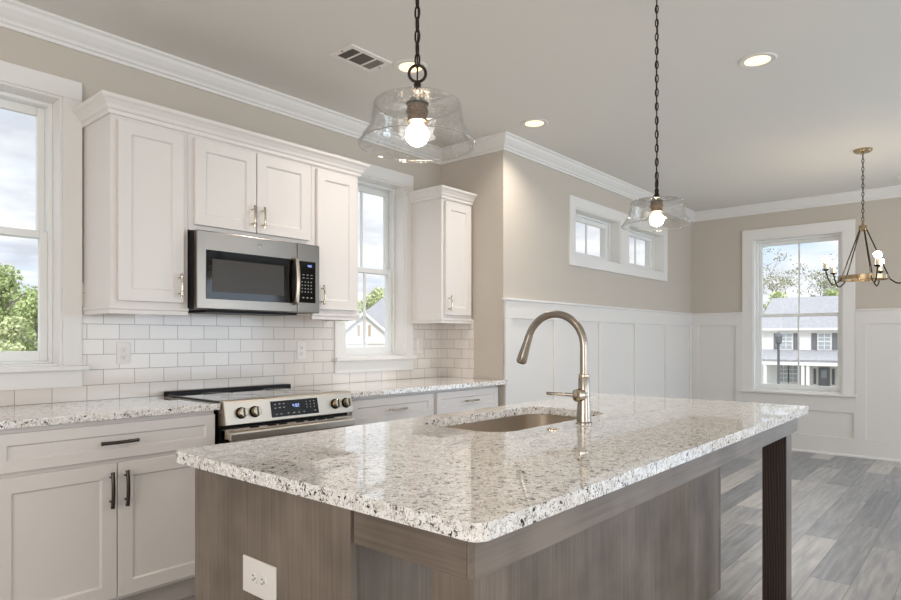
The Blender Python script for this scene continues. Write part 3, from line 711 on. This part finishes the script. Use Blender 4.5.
# faucet
FX, FY, Z0 = 2.048, 1.128, .914
t = thing('faucet', 'brushed nickel gooseneck pull-down faucet standing beside the island sink', 'faucet', (FX, FY, Z0))
bm = bmesh.new(); lathe(bm, [(.030, 0), (.030, .004), (.026, .008), (.0245, .05), (.0215, .105), (.020, .165), (.0185, .168)], n=28); obj('body', bm, 'nickel', t, smooth=True)
bm = bmesh.new(); lathe(bm, [(.0190, .166), (.0198, .170), (.0198, .176), (.0185, .180)], n=28); obj('collar', bm, 'chrome', t, smooth=True)
bm = bmesh.new(); R = .122; zc = .278
pts = [(0, 0, .175), (0, 0, .23), (0, 0, zc)] + [(0, R - R * math.cos(a), zc + R * math.sin(a)) for a in [math.radians(160) * k / 22 for k in range(1, 23)]]
tube(bm, pts, .0142, 16); obj('spout', bm, 'nickel', t, smooth=True)
e = Vector(pts[-1]); dirn = Vector((0, .342, -.94))
bm = bmesh.new(); tube(bm, [e - dirn * .002, e + dirn * .002, e + dirn * .03, e + dirn * .085, e + dirn * .106, e + dirn * .110], [.0148, .0152, .0158, .0196, .0212, .0190], 20); h_ = obj('spray_head', bm, 'nickel', t, smooth=True)
bm = bmesh.new(); tube(bm, [e + dirn * .110, e + dirn * .114], [.0165, .015], 20); obj('nozzle', bm, 'black', h_, smooth=True)
bm = bmesh.new(); hub = Vector((-1, .2, 0)).normalized()
tube(bm, [Vector((0, 0, .104)), Vector((0, 0, .104)) + hub * .018, Vector((0, 0, .104)) + hub * .026, Vector((0, 0, .104)) + hub * .040, Vector((0, 0, .104)) + hub * .044], [.022, .0225, .0235, .0225, .017], 20)
hb = obj('valve_hub', bm, 'chrome', t, smooth=True)
lv = Vector((-.45, .9, .04)).normalized(); b0 = Vector((0, 0, .104)) + hub * .026
bm = bmesh.new(); tube(bm, [b0 + lv * .012, b0 + lv * .03, b0 + lv * .115, b0 + lv * .118], [.0075, .0066, .0058, .004], 12); obj('lever', bm, 'nickel', hb, smooth=True)
bm = bmesh.new(); lathe(bm, [(.021, 0), (.021, .003), (.018, .005), (.012, .005), (.012, .007), (0, .0075)], n=24)
o = obj('air_switch', bm, 'chrome', smooth=True); o.location = (1.835, 1.128, .914); tag(o, 'small round chrome button set in the granite in front of the sink', 'button')

# ------------------------------------------------------------------ outlets
def outlet(label, loc, rotz, horizontal=False, cat='outlet', W=.070, Hh=.115):
    t = thing('wall_outlet', label, cat, loc, rotz, group='white duplex outlets')
    W, Hh = (Hh, W) if horizontal else (W, Hh)
    pl = obj('cover_plate', BX(-W / 2, W / 2, -.005, 0, -Hh / 2, Hh / 2), 'plastic', t, bevel=.002)
    for s in (-1, 1):
        cx, cz = (s * .0195, 0) if horizontal else (0, s * .0195)
        bm = bmesh.new(); lathe(bm, [(.0165, -.004), (.0165, -.0075), (.0155, -.008), (0, -.008)], (cx, 0, cz), 'Y', 20)
        rcp = obj('receptacle', bm, 'plastic', t)
        bm = bmesh.new()
        for q in (-1, 1):
            if horizontal: box(bm, cx - .003, cx + .004, -.0088, -.0075, cz + q * .0055 - .001, cz + q * .0055 + .001)
            else: box(bm, cx + q * .0055 - .001, cx + q * .0055 + .001, -.0088, -.0075, cz - .003, cz + .004)
        ox, oz = (cx + .009, cz) if horizontal else (cx, cz - .009)
        lathe(bm, [(.0022, -.0075), (.0022, -.0088)], (ox, 0, oz), 'Y', 10)
        obj('slots', bm, 'slot', rcp)
    bm = bmesh.new(); lathe(bm, [(.0025, -.004), (.0025, -.0058)], (0, 0, 0), 'Y', 10); obj('screw', bm, 'plastic', t)
    return t
outlet('white duplex outlet on the tile left of the range, below the first wall cabinet', (1.362, YW - TT, 1.148), 0)
outlet('white duplex outlet on the tile between the range and the narrow window', (2.468, YW - TT, 1.148), 0)
outlet('white duplex outlet on the tile between the narrow window and the corner', (3.585, YW - TT, 1.170), 0)
outlet('oversized white outlet turned sideways on the wooden end of the island', (.850, 1.339, .643), -PI / 2, True, W=.088, Hh=.140)

# ------------------------------------------------------------------ ceiling fixtures
def can(label, x, y, power):
    t = thing('recessed_light', label, 'ceiling light', (x, y, H), group='recessed ceiling lights')
    bm = bmesh.new(); lathe(bm, [(.066, -.004), (.090, -.007), (.096, -.003), (.096, -.0005), (.066, -.0005)], n=36, capa=False, capb=False); obj('trim_ring', bm, 'ceiling', t, smooth=True)
    bm = bmesh.new(); lathe(bm, [(.068, -.0015), (.068, -.003), (.0, -.0045)], n=32); obj('lens', bm, 'lens', t, smooth=True)
    light('can_light', 'AREA', (0, 0, -.012), (0, 0, 0), power, (1, .90, .78), t, shape='DISK', size=.13, spread=math.radians(135))
    return t
CAN = 6
can('recessed ceiling light beside the vent, seen behind the nearer pendant ring', 2.52, 2.47, CAN)
can('recessed ceiling light near the wall corner crown moulding, between the two pendants', 3.748, 2.453, CAN)
can('recessed ceiling light beyond the farther pendant chain, out over the room', 3.697, .978, CAN)
def vent(label, x0, x1, y0, y1, secs):
    cx, cy = (x0 + x1) / 2, (y0 + y1) / 2; a, b = (x1 - x0) / 2, (y1 - y0) / 2
    t = thing('ceiling_vent', label, 'vent', (cx, cy, H), group='ceiling vents')
    bm = bmesh.new(); f = .030
    box(bm, -a, a, -b, -b + f, -.008, 0); box(bm, -a, a, b - f, b, -.008, 0); box(bm, -a, -a + f, -b + f, b - f, -.008, 0); box(bm, a - f, a, -b + f, b - f, -.008, 0)
    for k in range(len(secs) - 1):
        s = -a + f + (2 * a - 2 * f) * secs[k][0]; box(bm, s - .006, s + .006, -b + f, b - f, -.008, 0)
    obj('frame', bm, 'plastic', t, bevel=.002)
    p = 0
    for q, m, along in secs:
        s0, s1 = -a + f + (2 * a - 2 * f) * p, -a + f + (2 * a - 2 * f) * q; p = q
        bm = bmesh.new(); box(bm, s0, s1, -b + f, b - f, -.0015, -.0005)
        n = 9
        for k in range(n):
            if along: y = -b + f + (2 * b - 2 * f) * (k + .5) / n; box(bm, s0, s1, y - .002, y + .002, -.007, -.001)
            else: x = s0 + (s1 - s0) * (k + .5) / n; box(bm, x - .0015, x + .0015, -b + f, b - f, -.007, -.001)
        obj('grille', bm, m, t)
    for s in (-1, 1):
        bm = bmesh.new(); lathe(bm, [(.005, -.008), (.005, -.010)], (s * (a - .012), 0, 0), n=10); obj('screw', bm, 'ventdark', t)
vent('white rectangular ceiling vent with dark louvres over the kitchen counter', 2.125, 2.415, 2.505, 2.690, [(.28, 'ventdark', False), (.72, 'ventdark', True), (1, 'ventgrey', False)])
vent('ceiling vent close to the crown moulding behind the chandelier', 7.20, 7.38, .38, .69, [(.3, 'ventdark', False), (.7, 'ventdark', True), (1, 'ventdark', False)])

def chain(bm, z0, z1, L=.050, wd=.0060, r=.0026):
    pitch = L - 4 * r * 1.0; n = max(1, int(round((z1 - z0) / pitch)))
    pitch = (z1 - z0) / n
    for k in range(n):
        u = Vector((1, .35, 0)) if k % 2 else Vector((-.35, 1, 0))
        torus(bm, (0, 0, z0 + pitch * (k + .5)), wd, r, u, (0, 0, 1), 16, 6, ell=(pitch / 2 + r) / wd)
def pendant(label, x, y, ring):
    t = thing('pendant_light', label, 'pendant light', (x, y, H), group='glass pendants over the island')
    q = lambda z: z - H
    bm = bmesh.new(); lathe(bm, [(.034, 0), (.034, -.003), (.026, -.006), (.010, -.010), (.008, -.020), (0, -.021)], n=28); obj('canopy', bm, 'bronze', t, smooth=True)
    bm = bmesh.new(); chain(bm, q(1.926), -.018, L=.042, r=.0028); obj('chain', bm, 'bronze', t, smooth=True)
    bm = bmesh.new(); tube(bm, [(0, 0, q(1.884)), (0, 0, q(1.93))] + [(.004 * math.sin(k * .9), .004 * math.cos(k * .7), q(1.93) + k * .045) for k in range(1, 18)], .0022, 6); obj('cord', bm, 'bronze', t, smooth=True)
    bm = bmesh.new(); torus(bm, (0, 0, q(1.907)), .0215, .0040, ring, (0, 0, 1), 28, 8)
    obj('loop', bm, 'bronze', t, smooth=True)
    bm = bmesh.new(); lathe(bm, [(.006, q(1.887)), (.010, q(1.878)), (.008, q(1.866)), (.013, q(1.856)), (.019, q(1.845)), (.021, q(1.832)), (.030, q(1.8305)), (.030, q(1.828)), (0, q(1.828))], n=24); obj('cap', bm, 'bronze', t, smooth=True)
    bm = bmesh.new(); lathe(bm, [(.026, q(1.824)), (.0265, q(1.812)), (.029, q(1.811)), (.029, q(1.804)), (.0255, q(1.803)), (.0255, q(1.782)), (.0, q(1.781))], n=24); obj('socket', bm, 'socket', t, smooth=True)
    bm = bmesh.new(); lathe(bm, [(.013, q(1.782)), (.015, q(1.776))] + [(.030 * math.sin(a), q(1.749) + .030 * math.cos(a)) for a in [math.radians(28 + 152 * k / 12) for k in range(13)]], n=24); obj('bulb', bm, 'bulb', t, smooth=True)
    bm = bmesh.new(); lathe(bm, [(.031, q(1.828)), (.104, q(1.828)), (.1085, q(1.8265)), (.1105, q(1.8225)), (.1130, q(1.800)), (.118, q(1.772)), (.120, q(1.765)), (.127, q(1.754)), (.1465, q(1.726)), (.150, q(1.7215))], n=64, capa=False, capb=False)
    sh = obj('glass_shade', bm, 'seeded', t, smooth=True, solid=.0035)
    bm = bmesh.new(); torus(bm, (0, 0, q(1.7215)), .1490, .0028, (1, 0, 0), (0, 1, 0), 64, 8); obj('rim', bm, 'seeded', sh, smooth=True)
    bm = bmesh.new(); torus(bm, (0, 0, q(1.8255)), .1085, .0022, (1, 0, 0), (0, 1, 0), 64, 8); obj('rim', bm, 'seeded', sh, smooth=True)
    return t
pendant('nearer clear seeded glass pendant with visible ring hanger over the island', 1.178, 1.13, (.653, -.757, 0))
pendant('farther clear seeded glass pendant hanging over the island beyond the faucet', 2.705, 1.13, (.83, .55, 0))

# chandelier over the dining area
CX, CY = 6.0, .80
t = thing('chandelier', 'bronze and brass ring chandelier with candle style bulbs by the far window', 'chandelier', (CX, CY, H))
Rr, Fd = Vector((.653, -.757, 0)), Vector((.757, .653, 0))
az = lambda d: Rr * math.cos(math.radians(d)) + Fd * math.sin(math.radians(d))
bm = bmesh.new(); lathe(bm, [(.066, 0), (.066, -.010), (.055, -.022), (.014, -.028), (.008, -.040), (0, -.042)], n=28); obj('canopy', bm, 'brass', t, smooth=True)
bm = bmesh.new(); chain(bm, -.575, -.040, L=.046, wd=.0075, r=.0030); obj('chain', bm, 'bronze', t, smooth=True)
bm = bmesh.new(); lathe(bm, [(.006, -.57), (.010, -.585), (.010, -.60), (.026, -.608), (.030, -.615), (.030, -.645), (.022, -.655), (0, -.656)], n=24); obj('hub', bm, 'brass', t, smooth=True)
ZRg = -1.035
bm = bmesh.new(); RO = .170
for (r0, r1, z0, z1) in ((RO - .004, RO + .004, ZRg - .012, ZRg + .022),):
    a, b, c_, d_ = [], [], [], []
    for k in range(48):
        u = Vector((math.cos(2 * PI * k / 48), math.sin(2 * PI * k / 48), 0))
        for lst, r, z in ((a, r0, z0), (b, r1, z0), (c_, r1, z1), (d_, r0, z1)): lst.append(bm.verts.new(u * r + Vector((0, 0, z))))
    ring_faces(bm, a, b); ring_faces(bm, b, c_); ring_faces(bm, c_, d_); ring_faces(bm, d_, a)
obj('ring', bm, 'brass', t, smooth=True)
for A in (33, 101, 180, 255, 325):
    bm = bmesh.new(); tube(bm, [az(A) * .024 + Vector((0, 0, -.64)), az(A) * (RO + .006) + Vector((0, 0, ZRg - .005))], .0050, 8); obj('rod', bm, 'bronze', t, smooth=True)
    pts = [az(A) * (RO + .006 + .124 * (1 - (1 - k / 14) ** 1.3)) + Vector((0, 0, ZRg - .010 - .040 * math.sin(min(1, k / 14 * 1.15) * PI) + .075 * max(0, (k / 14 - .4) / .6) ** 2)) for k in range(15)]
    bm = bmesh.new(); tube(bm, pts, .0052, 8); ar = obj('arm', bm, 'bronze', t, smooth=True)
    tip = pts[-1]
    bm = bmesh.new(); lathe(bm, [(.006, -.006), (.024, .004), (.027, .009), (.0, .010)], tip, n=18); obj('drip_cup', bm, 'bronze', ar, smooth=True)
    bm = bmesh.new(); lathe(bm, [(.0155, .010), (.0155, .062), (.012, .064)], tip, n=18); obj('candle_sleeve', bm, 'sleeve', ar, smooth=True)
    bm = bmesh.new(); sphere(bm, tip + Vector((0, 0, .088)), .027, 10); obj('bulb', bm, 'bulb', ar, smooth=True)

# ------------------------------------------------------------------ outside
GZ = -3.2
struct('ground', BX(-80, 160, -80, 160, GZ - .2, GZ), 'grass')
# townhouse seen through the far window
HX = 58.0
t = thing('townhouse', 'white two storey townhouse with grey shingle roof and porch seen through the far window', 'house', (HX, 6, GZ))
def hb_(x0, x1, y0, y1, z0, z1): return BX(x0, x1, y0 - 6, y1 - 6, z0 - GZ, z1 - GZ)
YL, YRt = 15.0, -4.0
obj('wall', hb_(0, 9, YRt, YL, GZ, 2.15), 'siding', t)
bm = bmesh.new()
def gable(bm, x0, xm, x1, y0, y1, ze, zr):
    a = [bm.verts.new((x, y0 - 6, z - GZ)) for x, z in ((x0, ze), (xm, zr), (x1, ze))]; b = [bm.verts.new((x, y1 - 6, z - GZ)) for x, z in ((x0, ze), (xm, zr), (x1, ze))]
    ring_faces(bm, a, b); bm.faces.new(a[::-1]); bm.faces.new(b)
gable(bm, -.4, 4.6, 9.5, YRt - .3, YL + .35, 2.12, 4.95); obj('roof', bm, 'roof', t)
obj('eave_trim', hb_(-.45, 0, YRt - .3, YL + .35, 1.95, 2.12), 'siding', t)
bm = bmesh.new(); a = [(-2.2, -.62), (-2.2, -.42), (0, .35), (0, -.62)]
A_ = [bm.verts.new((x, YRt - 6, z - GZ)) for x, z in a]; B_ = [bm.verts.new((x, YL - 6, z - GZ)) for x, z in a]; ring_faces(bm, A_, B_); bm.faces.new(A_[::-1]); bm.faces.new(B_)
obj('porch_roof', bm, 'roof', t)
obj('porch_beam', hb_(-2.25, -2.0, YRt, YL, -.86, -.60), 'siding', t)
for y in (14.85, 14.2, 11.45, 11.1, 8.6, 5.2, 1.8, -1.6): obj('porch_post', hb_(-2.2, -2.0, y - .11, y + .11, GZ, -.8), 'siding', t)
def hwin(y0, y1, z0, z1, shut=True, rows=2):
    f = obj('window', hb_(-.06, 0, y0 - .08, y1 + .08, z0 - .08, z1 + .08), 'siding', t)
    obj('pane', hb_(-.08, -.05, y0, y1, z0, z1), 'housepane', f)
    bm = bmesh.new(); ym, zm = (y0 + y1) / 2, (z0 + z1) / 2
    box(bm, -.10, -.08, ym - 6 - .025, ym - 6 + .025, z0 - GZ, z1 - GZ); box(bm, -.10, -.08, y0 - 6, y1 - 6, zm - .045 - GZ, zm + .045 - GZ)
    for z in ((z0 + zm) / 2, (z1 + zm) / 2): box(bm, -.10, -.08, y0 - 6, y1 - 6, z - .02 - GZ, z + .02 - GZ)
    obj('muntin', bm, 'siding', f)
    if shut:
        for a, b in ((y0 - .52, y0 - .12), (y1 + .12, y1 + .52)): obj('shutter', hb_(-.05, 0, a, b, z0 - .05, z1 + .05), 'shutter', t)
for y0, y1 in ((12.7, 13.55), (9.92, 10.75), (6.9, 7.75), (4.0, 4.85), (1.2, 2.05)): hwin(y0, y1, .42, 1.66)
for y0, y1 in ((12.98, 13.62), (12.3, 12.9), (7.2, 7.9), (6.4, 7.1)): hwin(y0, y1, -2.32, -.95, shut=False)
obj('wall_band', hb_(-.04, 0, 11.6, 12.15, -2.9, -.95), 'siding2', t)
fr_ = obj('door_surround', hb_(-.06, 0, 9.45, 11.25, GZ, -.75), 'siding', t)
obj('front_door', hb_(-.10, -.05, 9.95, 10.75, GZ + .1, -1.03), 'housedoor', fr_)
for y in (9.62, 10.92): obj('sidelight', hb_(-.10, -.05, y, y + .18, -2.4, -1.15), 'shutter', fr_)
bm = bmesh.new()
for z0_, z1_ in ((-1.9, -1.25),): box(bm, -.12, -.10, 10.15 - 6, 10.55 - 6, z0_ - GZ, z1_ - GZ)
obj('door_glass', bm, 'housepane', fr_)
# lamp post
t = thing('street_lamp', 'dark street lamp post standing in front of the white townhouse', 'lamp post', (30, 7.09, GZ))
bm = bmesh.new(); lathe(bm, [(.12, 0), (.12, .3), (.055, .5), (.05, 4.1), (.07, 4.15), (.05, 4.2)], n=12); obj('post', bm, 'post', t, smooth=True)
bm = bmesh.new(); lathe(bm, [(.06, 4.2), (.13, 4.26), (.16, 4.55), (.10, 4.68), (.02, 4.76)], n=8); obj('lantern', bm, 'post', t)
# neighbouring house seen through the narrow kitchen window
t = thing('neighbour_house', 'white gabled house with tan attic louvre and grey roof seen through the narrow window', 'house', (39.66, 45, GZ))
rot = math.radians(-41)
t.rotation_euler = (0, 0, rot)
def nb(x0, x1, y0, y1, z0, z1): return BX(x0, x1, y0, y1, z0 - GZ, z1 - GZ)
bm = bmesh.new(); sec = [(-3.0, GZ), (3.0, GZ), (3.0, 1.0), (0, 3.6), (-3.0, 1.0)]
a = [bm.verts.new((x, 0, z - GZ)) for x, z in sec]; b = [bm.verts.new((x, 6, z - GZ)) for x, z in sec]; ring_faces(bm, a, b); bm.faces.new(a[::-1]); bm.faces.new(b)
obj('gable_wall', bm, 'siding', t)
for s in (-1, 1):
    bm = bmesh.new(); sec = [(0, 3.6), (0, 3.87), (s * 3.5, .87), (s * 3.5, .6)]
    a = [bm.verts.new((x, -.35, z - GZ)) for x, z in sec]; b = [bm.verts.new((x, 6, z - GZ)) for x, z in sec]; ring_faces(bm, a, b); bm.faces.new(a[::-1]); bm.faces.new(b)
    obj('roof_slope', bm, 'roof', t)
    bm = bmesh.new(); sec = [(0, 3.55), (0, 3.85), (s * 3.5, .85), (s * 3.5, .55)]
    a = [bm.verts.new((x, -.42, z - GZ)) for x, z in sec]; b = [bm.verts.new((x, -.351, z - GZ)) for x, z in sec]; ring_faces(bm, a, b); bm.faces.new(a[::-1]); bm.faces.new(b)
    obj('rake_board', bm, 'siding', t)
lv_ = obj('attic_louvre', nb(-.38, .38, -.06, 0, 1.48, 2.58), 'siding2', t)
for s in (-1, 1): obj('louvre_panel', nb(s * .50 - .12, s * .50 + .12, -.05, 0, 1.5, 2.55), 'tanshut', lv_)
bm = bmesh.new()
for k in range(6): box(bm, -.3, .3, -.075, -.06, 1.56 + k * .16 - GZ, 1.61 + k * .16 - GZ)
obj('slats', bm, 'siding', lv_)
bm = bmesh.new(); box(bm, -3.2, 3.2, -.12, 0, .75 - GZ, .95 - GZ); box(bm, -3.2, 3.2, -.2, 0, .25 - GZ, .36 - GZ); obj('frieze_board', bm, 'siding2', t)
obj('main_wall', nb(-1.6, 16, 6.2, 16, GZ, 2.4), 'siding', t)
bm = bmesh.new(); V = [bm.verts.new((x, y, z - GZ)) for x, y, z in ((-2.2, 5.9, 2.3), (16.6, 5.9, 2.3), (16.6, 16.6, 2.3), (-2.2, 16.6, 2.3), (5.0, 11, 8.0), (11, 11, 8.0))]
for f in ((0, 1, 5, 4), (1, 2, 5), (2, 3, 4, 5), (3, 0, 4), (3, 2, 1, 0)): bm.faces.new([V[k] for k in f])
obj('main_roof', bm, 'roof', t)

# trees
def leaves(bm, c, rad, n, s, flat=1.0, rnd=random):
    for _ in range(n):
        while True:
            d = Vector((rnd.uniform(-1, 1), rnd.uniform(-1, 1), rnd.uniform(-1, 1)))
            if .25 < d.length < 1: break
        p = Vector(c) + Vector((d.x * rad, d.y * rad, d.z * rad * flat))
        u = Vector((rnd.gauss(0, 1), rnd.gauss(0, 1), rnd.gauss(0, 1))).normalized(); v = u.orthogonal().normalized(); v.rotate(Matrix.Rotation(rnd.uniform(0, 6.28), 3, u)); q = u.cross(v)
        k = s * rnd.uniform(.6, 1.4)
        bm.faces.new([bm.verts.new(p + a * k + b * k * .6) for a, b in ((v, q * 0), (q, v * 0), (-v, q * 0), (-q, v * 0))])
def tree(label, x, y, h, r, leaf='leaf', name='leafy_tree', blobs=14, per=260, s=.16, base=.35, bark='bark', group='trees beyond the windows'):
    t = thing(name, label, 'tree', (x, y, GZ), group=group)
    bm = bmesh.new(); tube(bm, [(0, 0, 0), (.1, .05, h * .4), (0, .1, h * .85)], [.03 * h, .022 * h, .006 * h], 8)
    for k in range(6):
        a = random.uniform(0, 6.28); z = h * random.uniform(.35, .7); tube(bm, [(0.05, 0.05, z), (math.cos(a) * r * .6, math.sin(a) * r * .6, z + h * .15)], [.012 * h, .004 * h], 6)
    obj('trunk', bm, bark, t, smooth=True)
    bm = bmesh.new()
    for k in range(blobs):
        u = random.uniform(base, .93); wdt = r * math.sin(PI * min(1, max(.12, (u - base) / (1 - base) * .8 + .2))) * .75
        a = random.uniform(0, 6.28); q = random.uniform(.2, 1)
        leaves(bm, (math.cos(a) * wdt * q, math.sin(a) * wdt * q, h * u), r * random.uniform(.32, .5), per, s, .8)
    obj('crown', bm, leaf, t)
    return t
def bare_tree(label, x, y, h, seed, bark='bark2', tufts=None, lean=0, name='bare_tree', levels=4, spread=.75, r0=.02):
    rnd = random.Random(seed); t = thing(name, label, 'tree', (x, y, GZ), group='trees beyond the windows')
    bm = bmesh.new(); tips = []
    def grow(p, d, L, r, lv):
        pts = [p]; q = p.copy(); dd = d.copy()
        for _ in range(4):
            dd = (dd + Vector((rnd.gauss(0, .14), rnd.gauss(0, .14), rnd.gauss(0, .08)))).normalized(); q = q + dd * L / 4; pts.append(q.copy())
        tube(bm, pts, [r * (1 - .12 * k) for k in range(5)], 5)
        if lv == 0: tips.append(q); return
        for _ in range(rnd.randint(3, 4)):
            k = rnd.randint(2, 4); n_ = (dd + Vector((rnd.gauss(0, spread), rnd.gauss(0, spread), rnd.gauss(.1, .35)))).normalized()
            grow(pts[k], n_, L * rnd.uniform(.55, .75), r * .55, lv - 1)
    grow(Vector((0, 0, 0)), Vector((lean, 0, 1)).normalized(), h * .42, h * r0, levels)
    obj('trunk', bm, bark, t, smooth=True)
    if tufts:
        bm = bmesh.new()
        for p in tips:
            if rnd.random() < tufts[2]: leaves(bm, p, tufts[0], tufts[1], .09, .6, rnd)
        obj('crown', bm, tufts[3], t)
    return t
bare_tree('tall sparse pine with twisting bare branches behind the townhouse roof', 88, 17.6, 19.0, 5, 'bark', (.8, 22, .9, 'needles'), levels=4, spread=.95, r0=.011)
bare_tree('thinner bare pine left of the big pine behind the townhouse roof', 104, 25.5, 18.0, 12, 'bark2', (.8, 18, .8, 'needles'), levels=4, spread=.9, r0=.010)
tree('rounded light green bush behind the townhouse roof, below the tall pine', 74, 17.6, 9.9, 2.3, 'leaf2', blobs=10, per=160)
tree('light green bush behind the townhouse roof, at the window jamb nearest the chandelier', 74, 12.0, 10.0, 2.4, 'leaf', blobs=10, per=160)
# big window: a belt of trees
for lab, x, y, h, r, lf in (('tallest green tree outside the big kitchen window', 10.4, 43, 8.5, 2.2, 'leaf'),
                            ('medium green tree outside the big window, next to its jamb', 13.5, 47.5, 7.9, 2.2, 'leaf'),
                            ('lower olive tree standing in front of the trees outside the big window', 9.9, 39, 5.6, 1.7, 'leaf2'),
                            ('dark green tree behind the belt of trees outside the big window', 14.6, 53, 8.8, 2.4, 'leaf')):
    tree(lab, x, y, h, r, lf, s=.085, per=620, blobs=20, base=.18)
for i, (lab, x, y, h) in enumerate((('slender pale bare tree, closest one outside the big window', 7.5, 29, 5.2), ('pale bare sapling outside the big window beside the jamb', 8.4, 31, 4.6), ('pale bare tree between green trees outside the big window', 8.9, 32.6, 5.2))):
    bare_tree(lab, x, y, h, 40 + i, 'bark2', None, levels=4, spread=.5, r0=.008)
# narrow window: trees round the neighbour's house
for lab, x, y, h, r in (('green tree rising left of the white gabled house', 56, 71, 12.0, 3.4), ('leafy tree behind the peak of the gabled house', 65.5, 71.5, 13.6, 3.6)):
    tree(lab, x, y, h, r, 'leaf2', s=.14, per=420, blobs=20, base=.1)
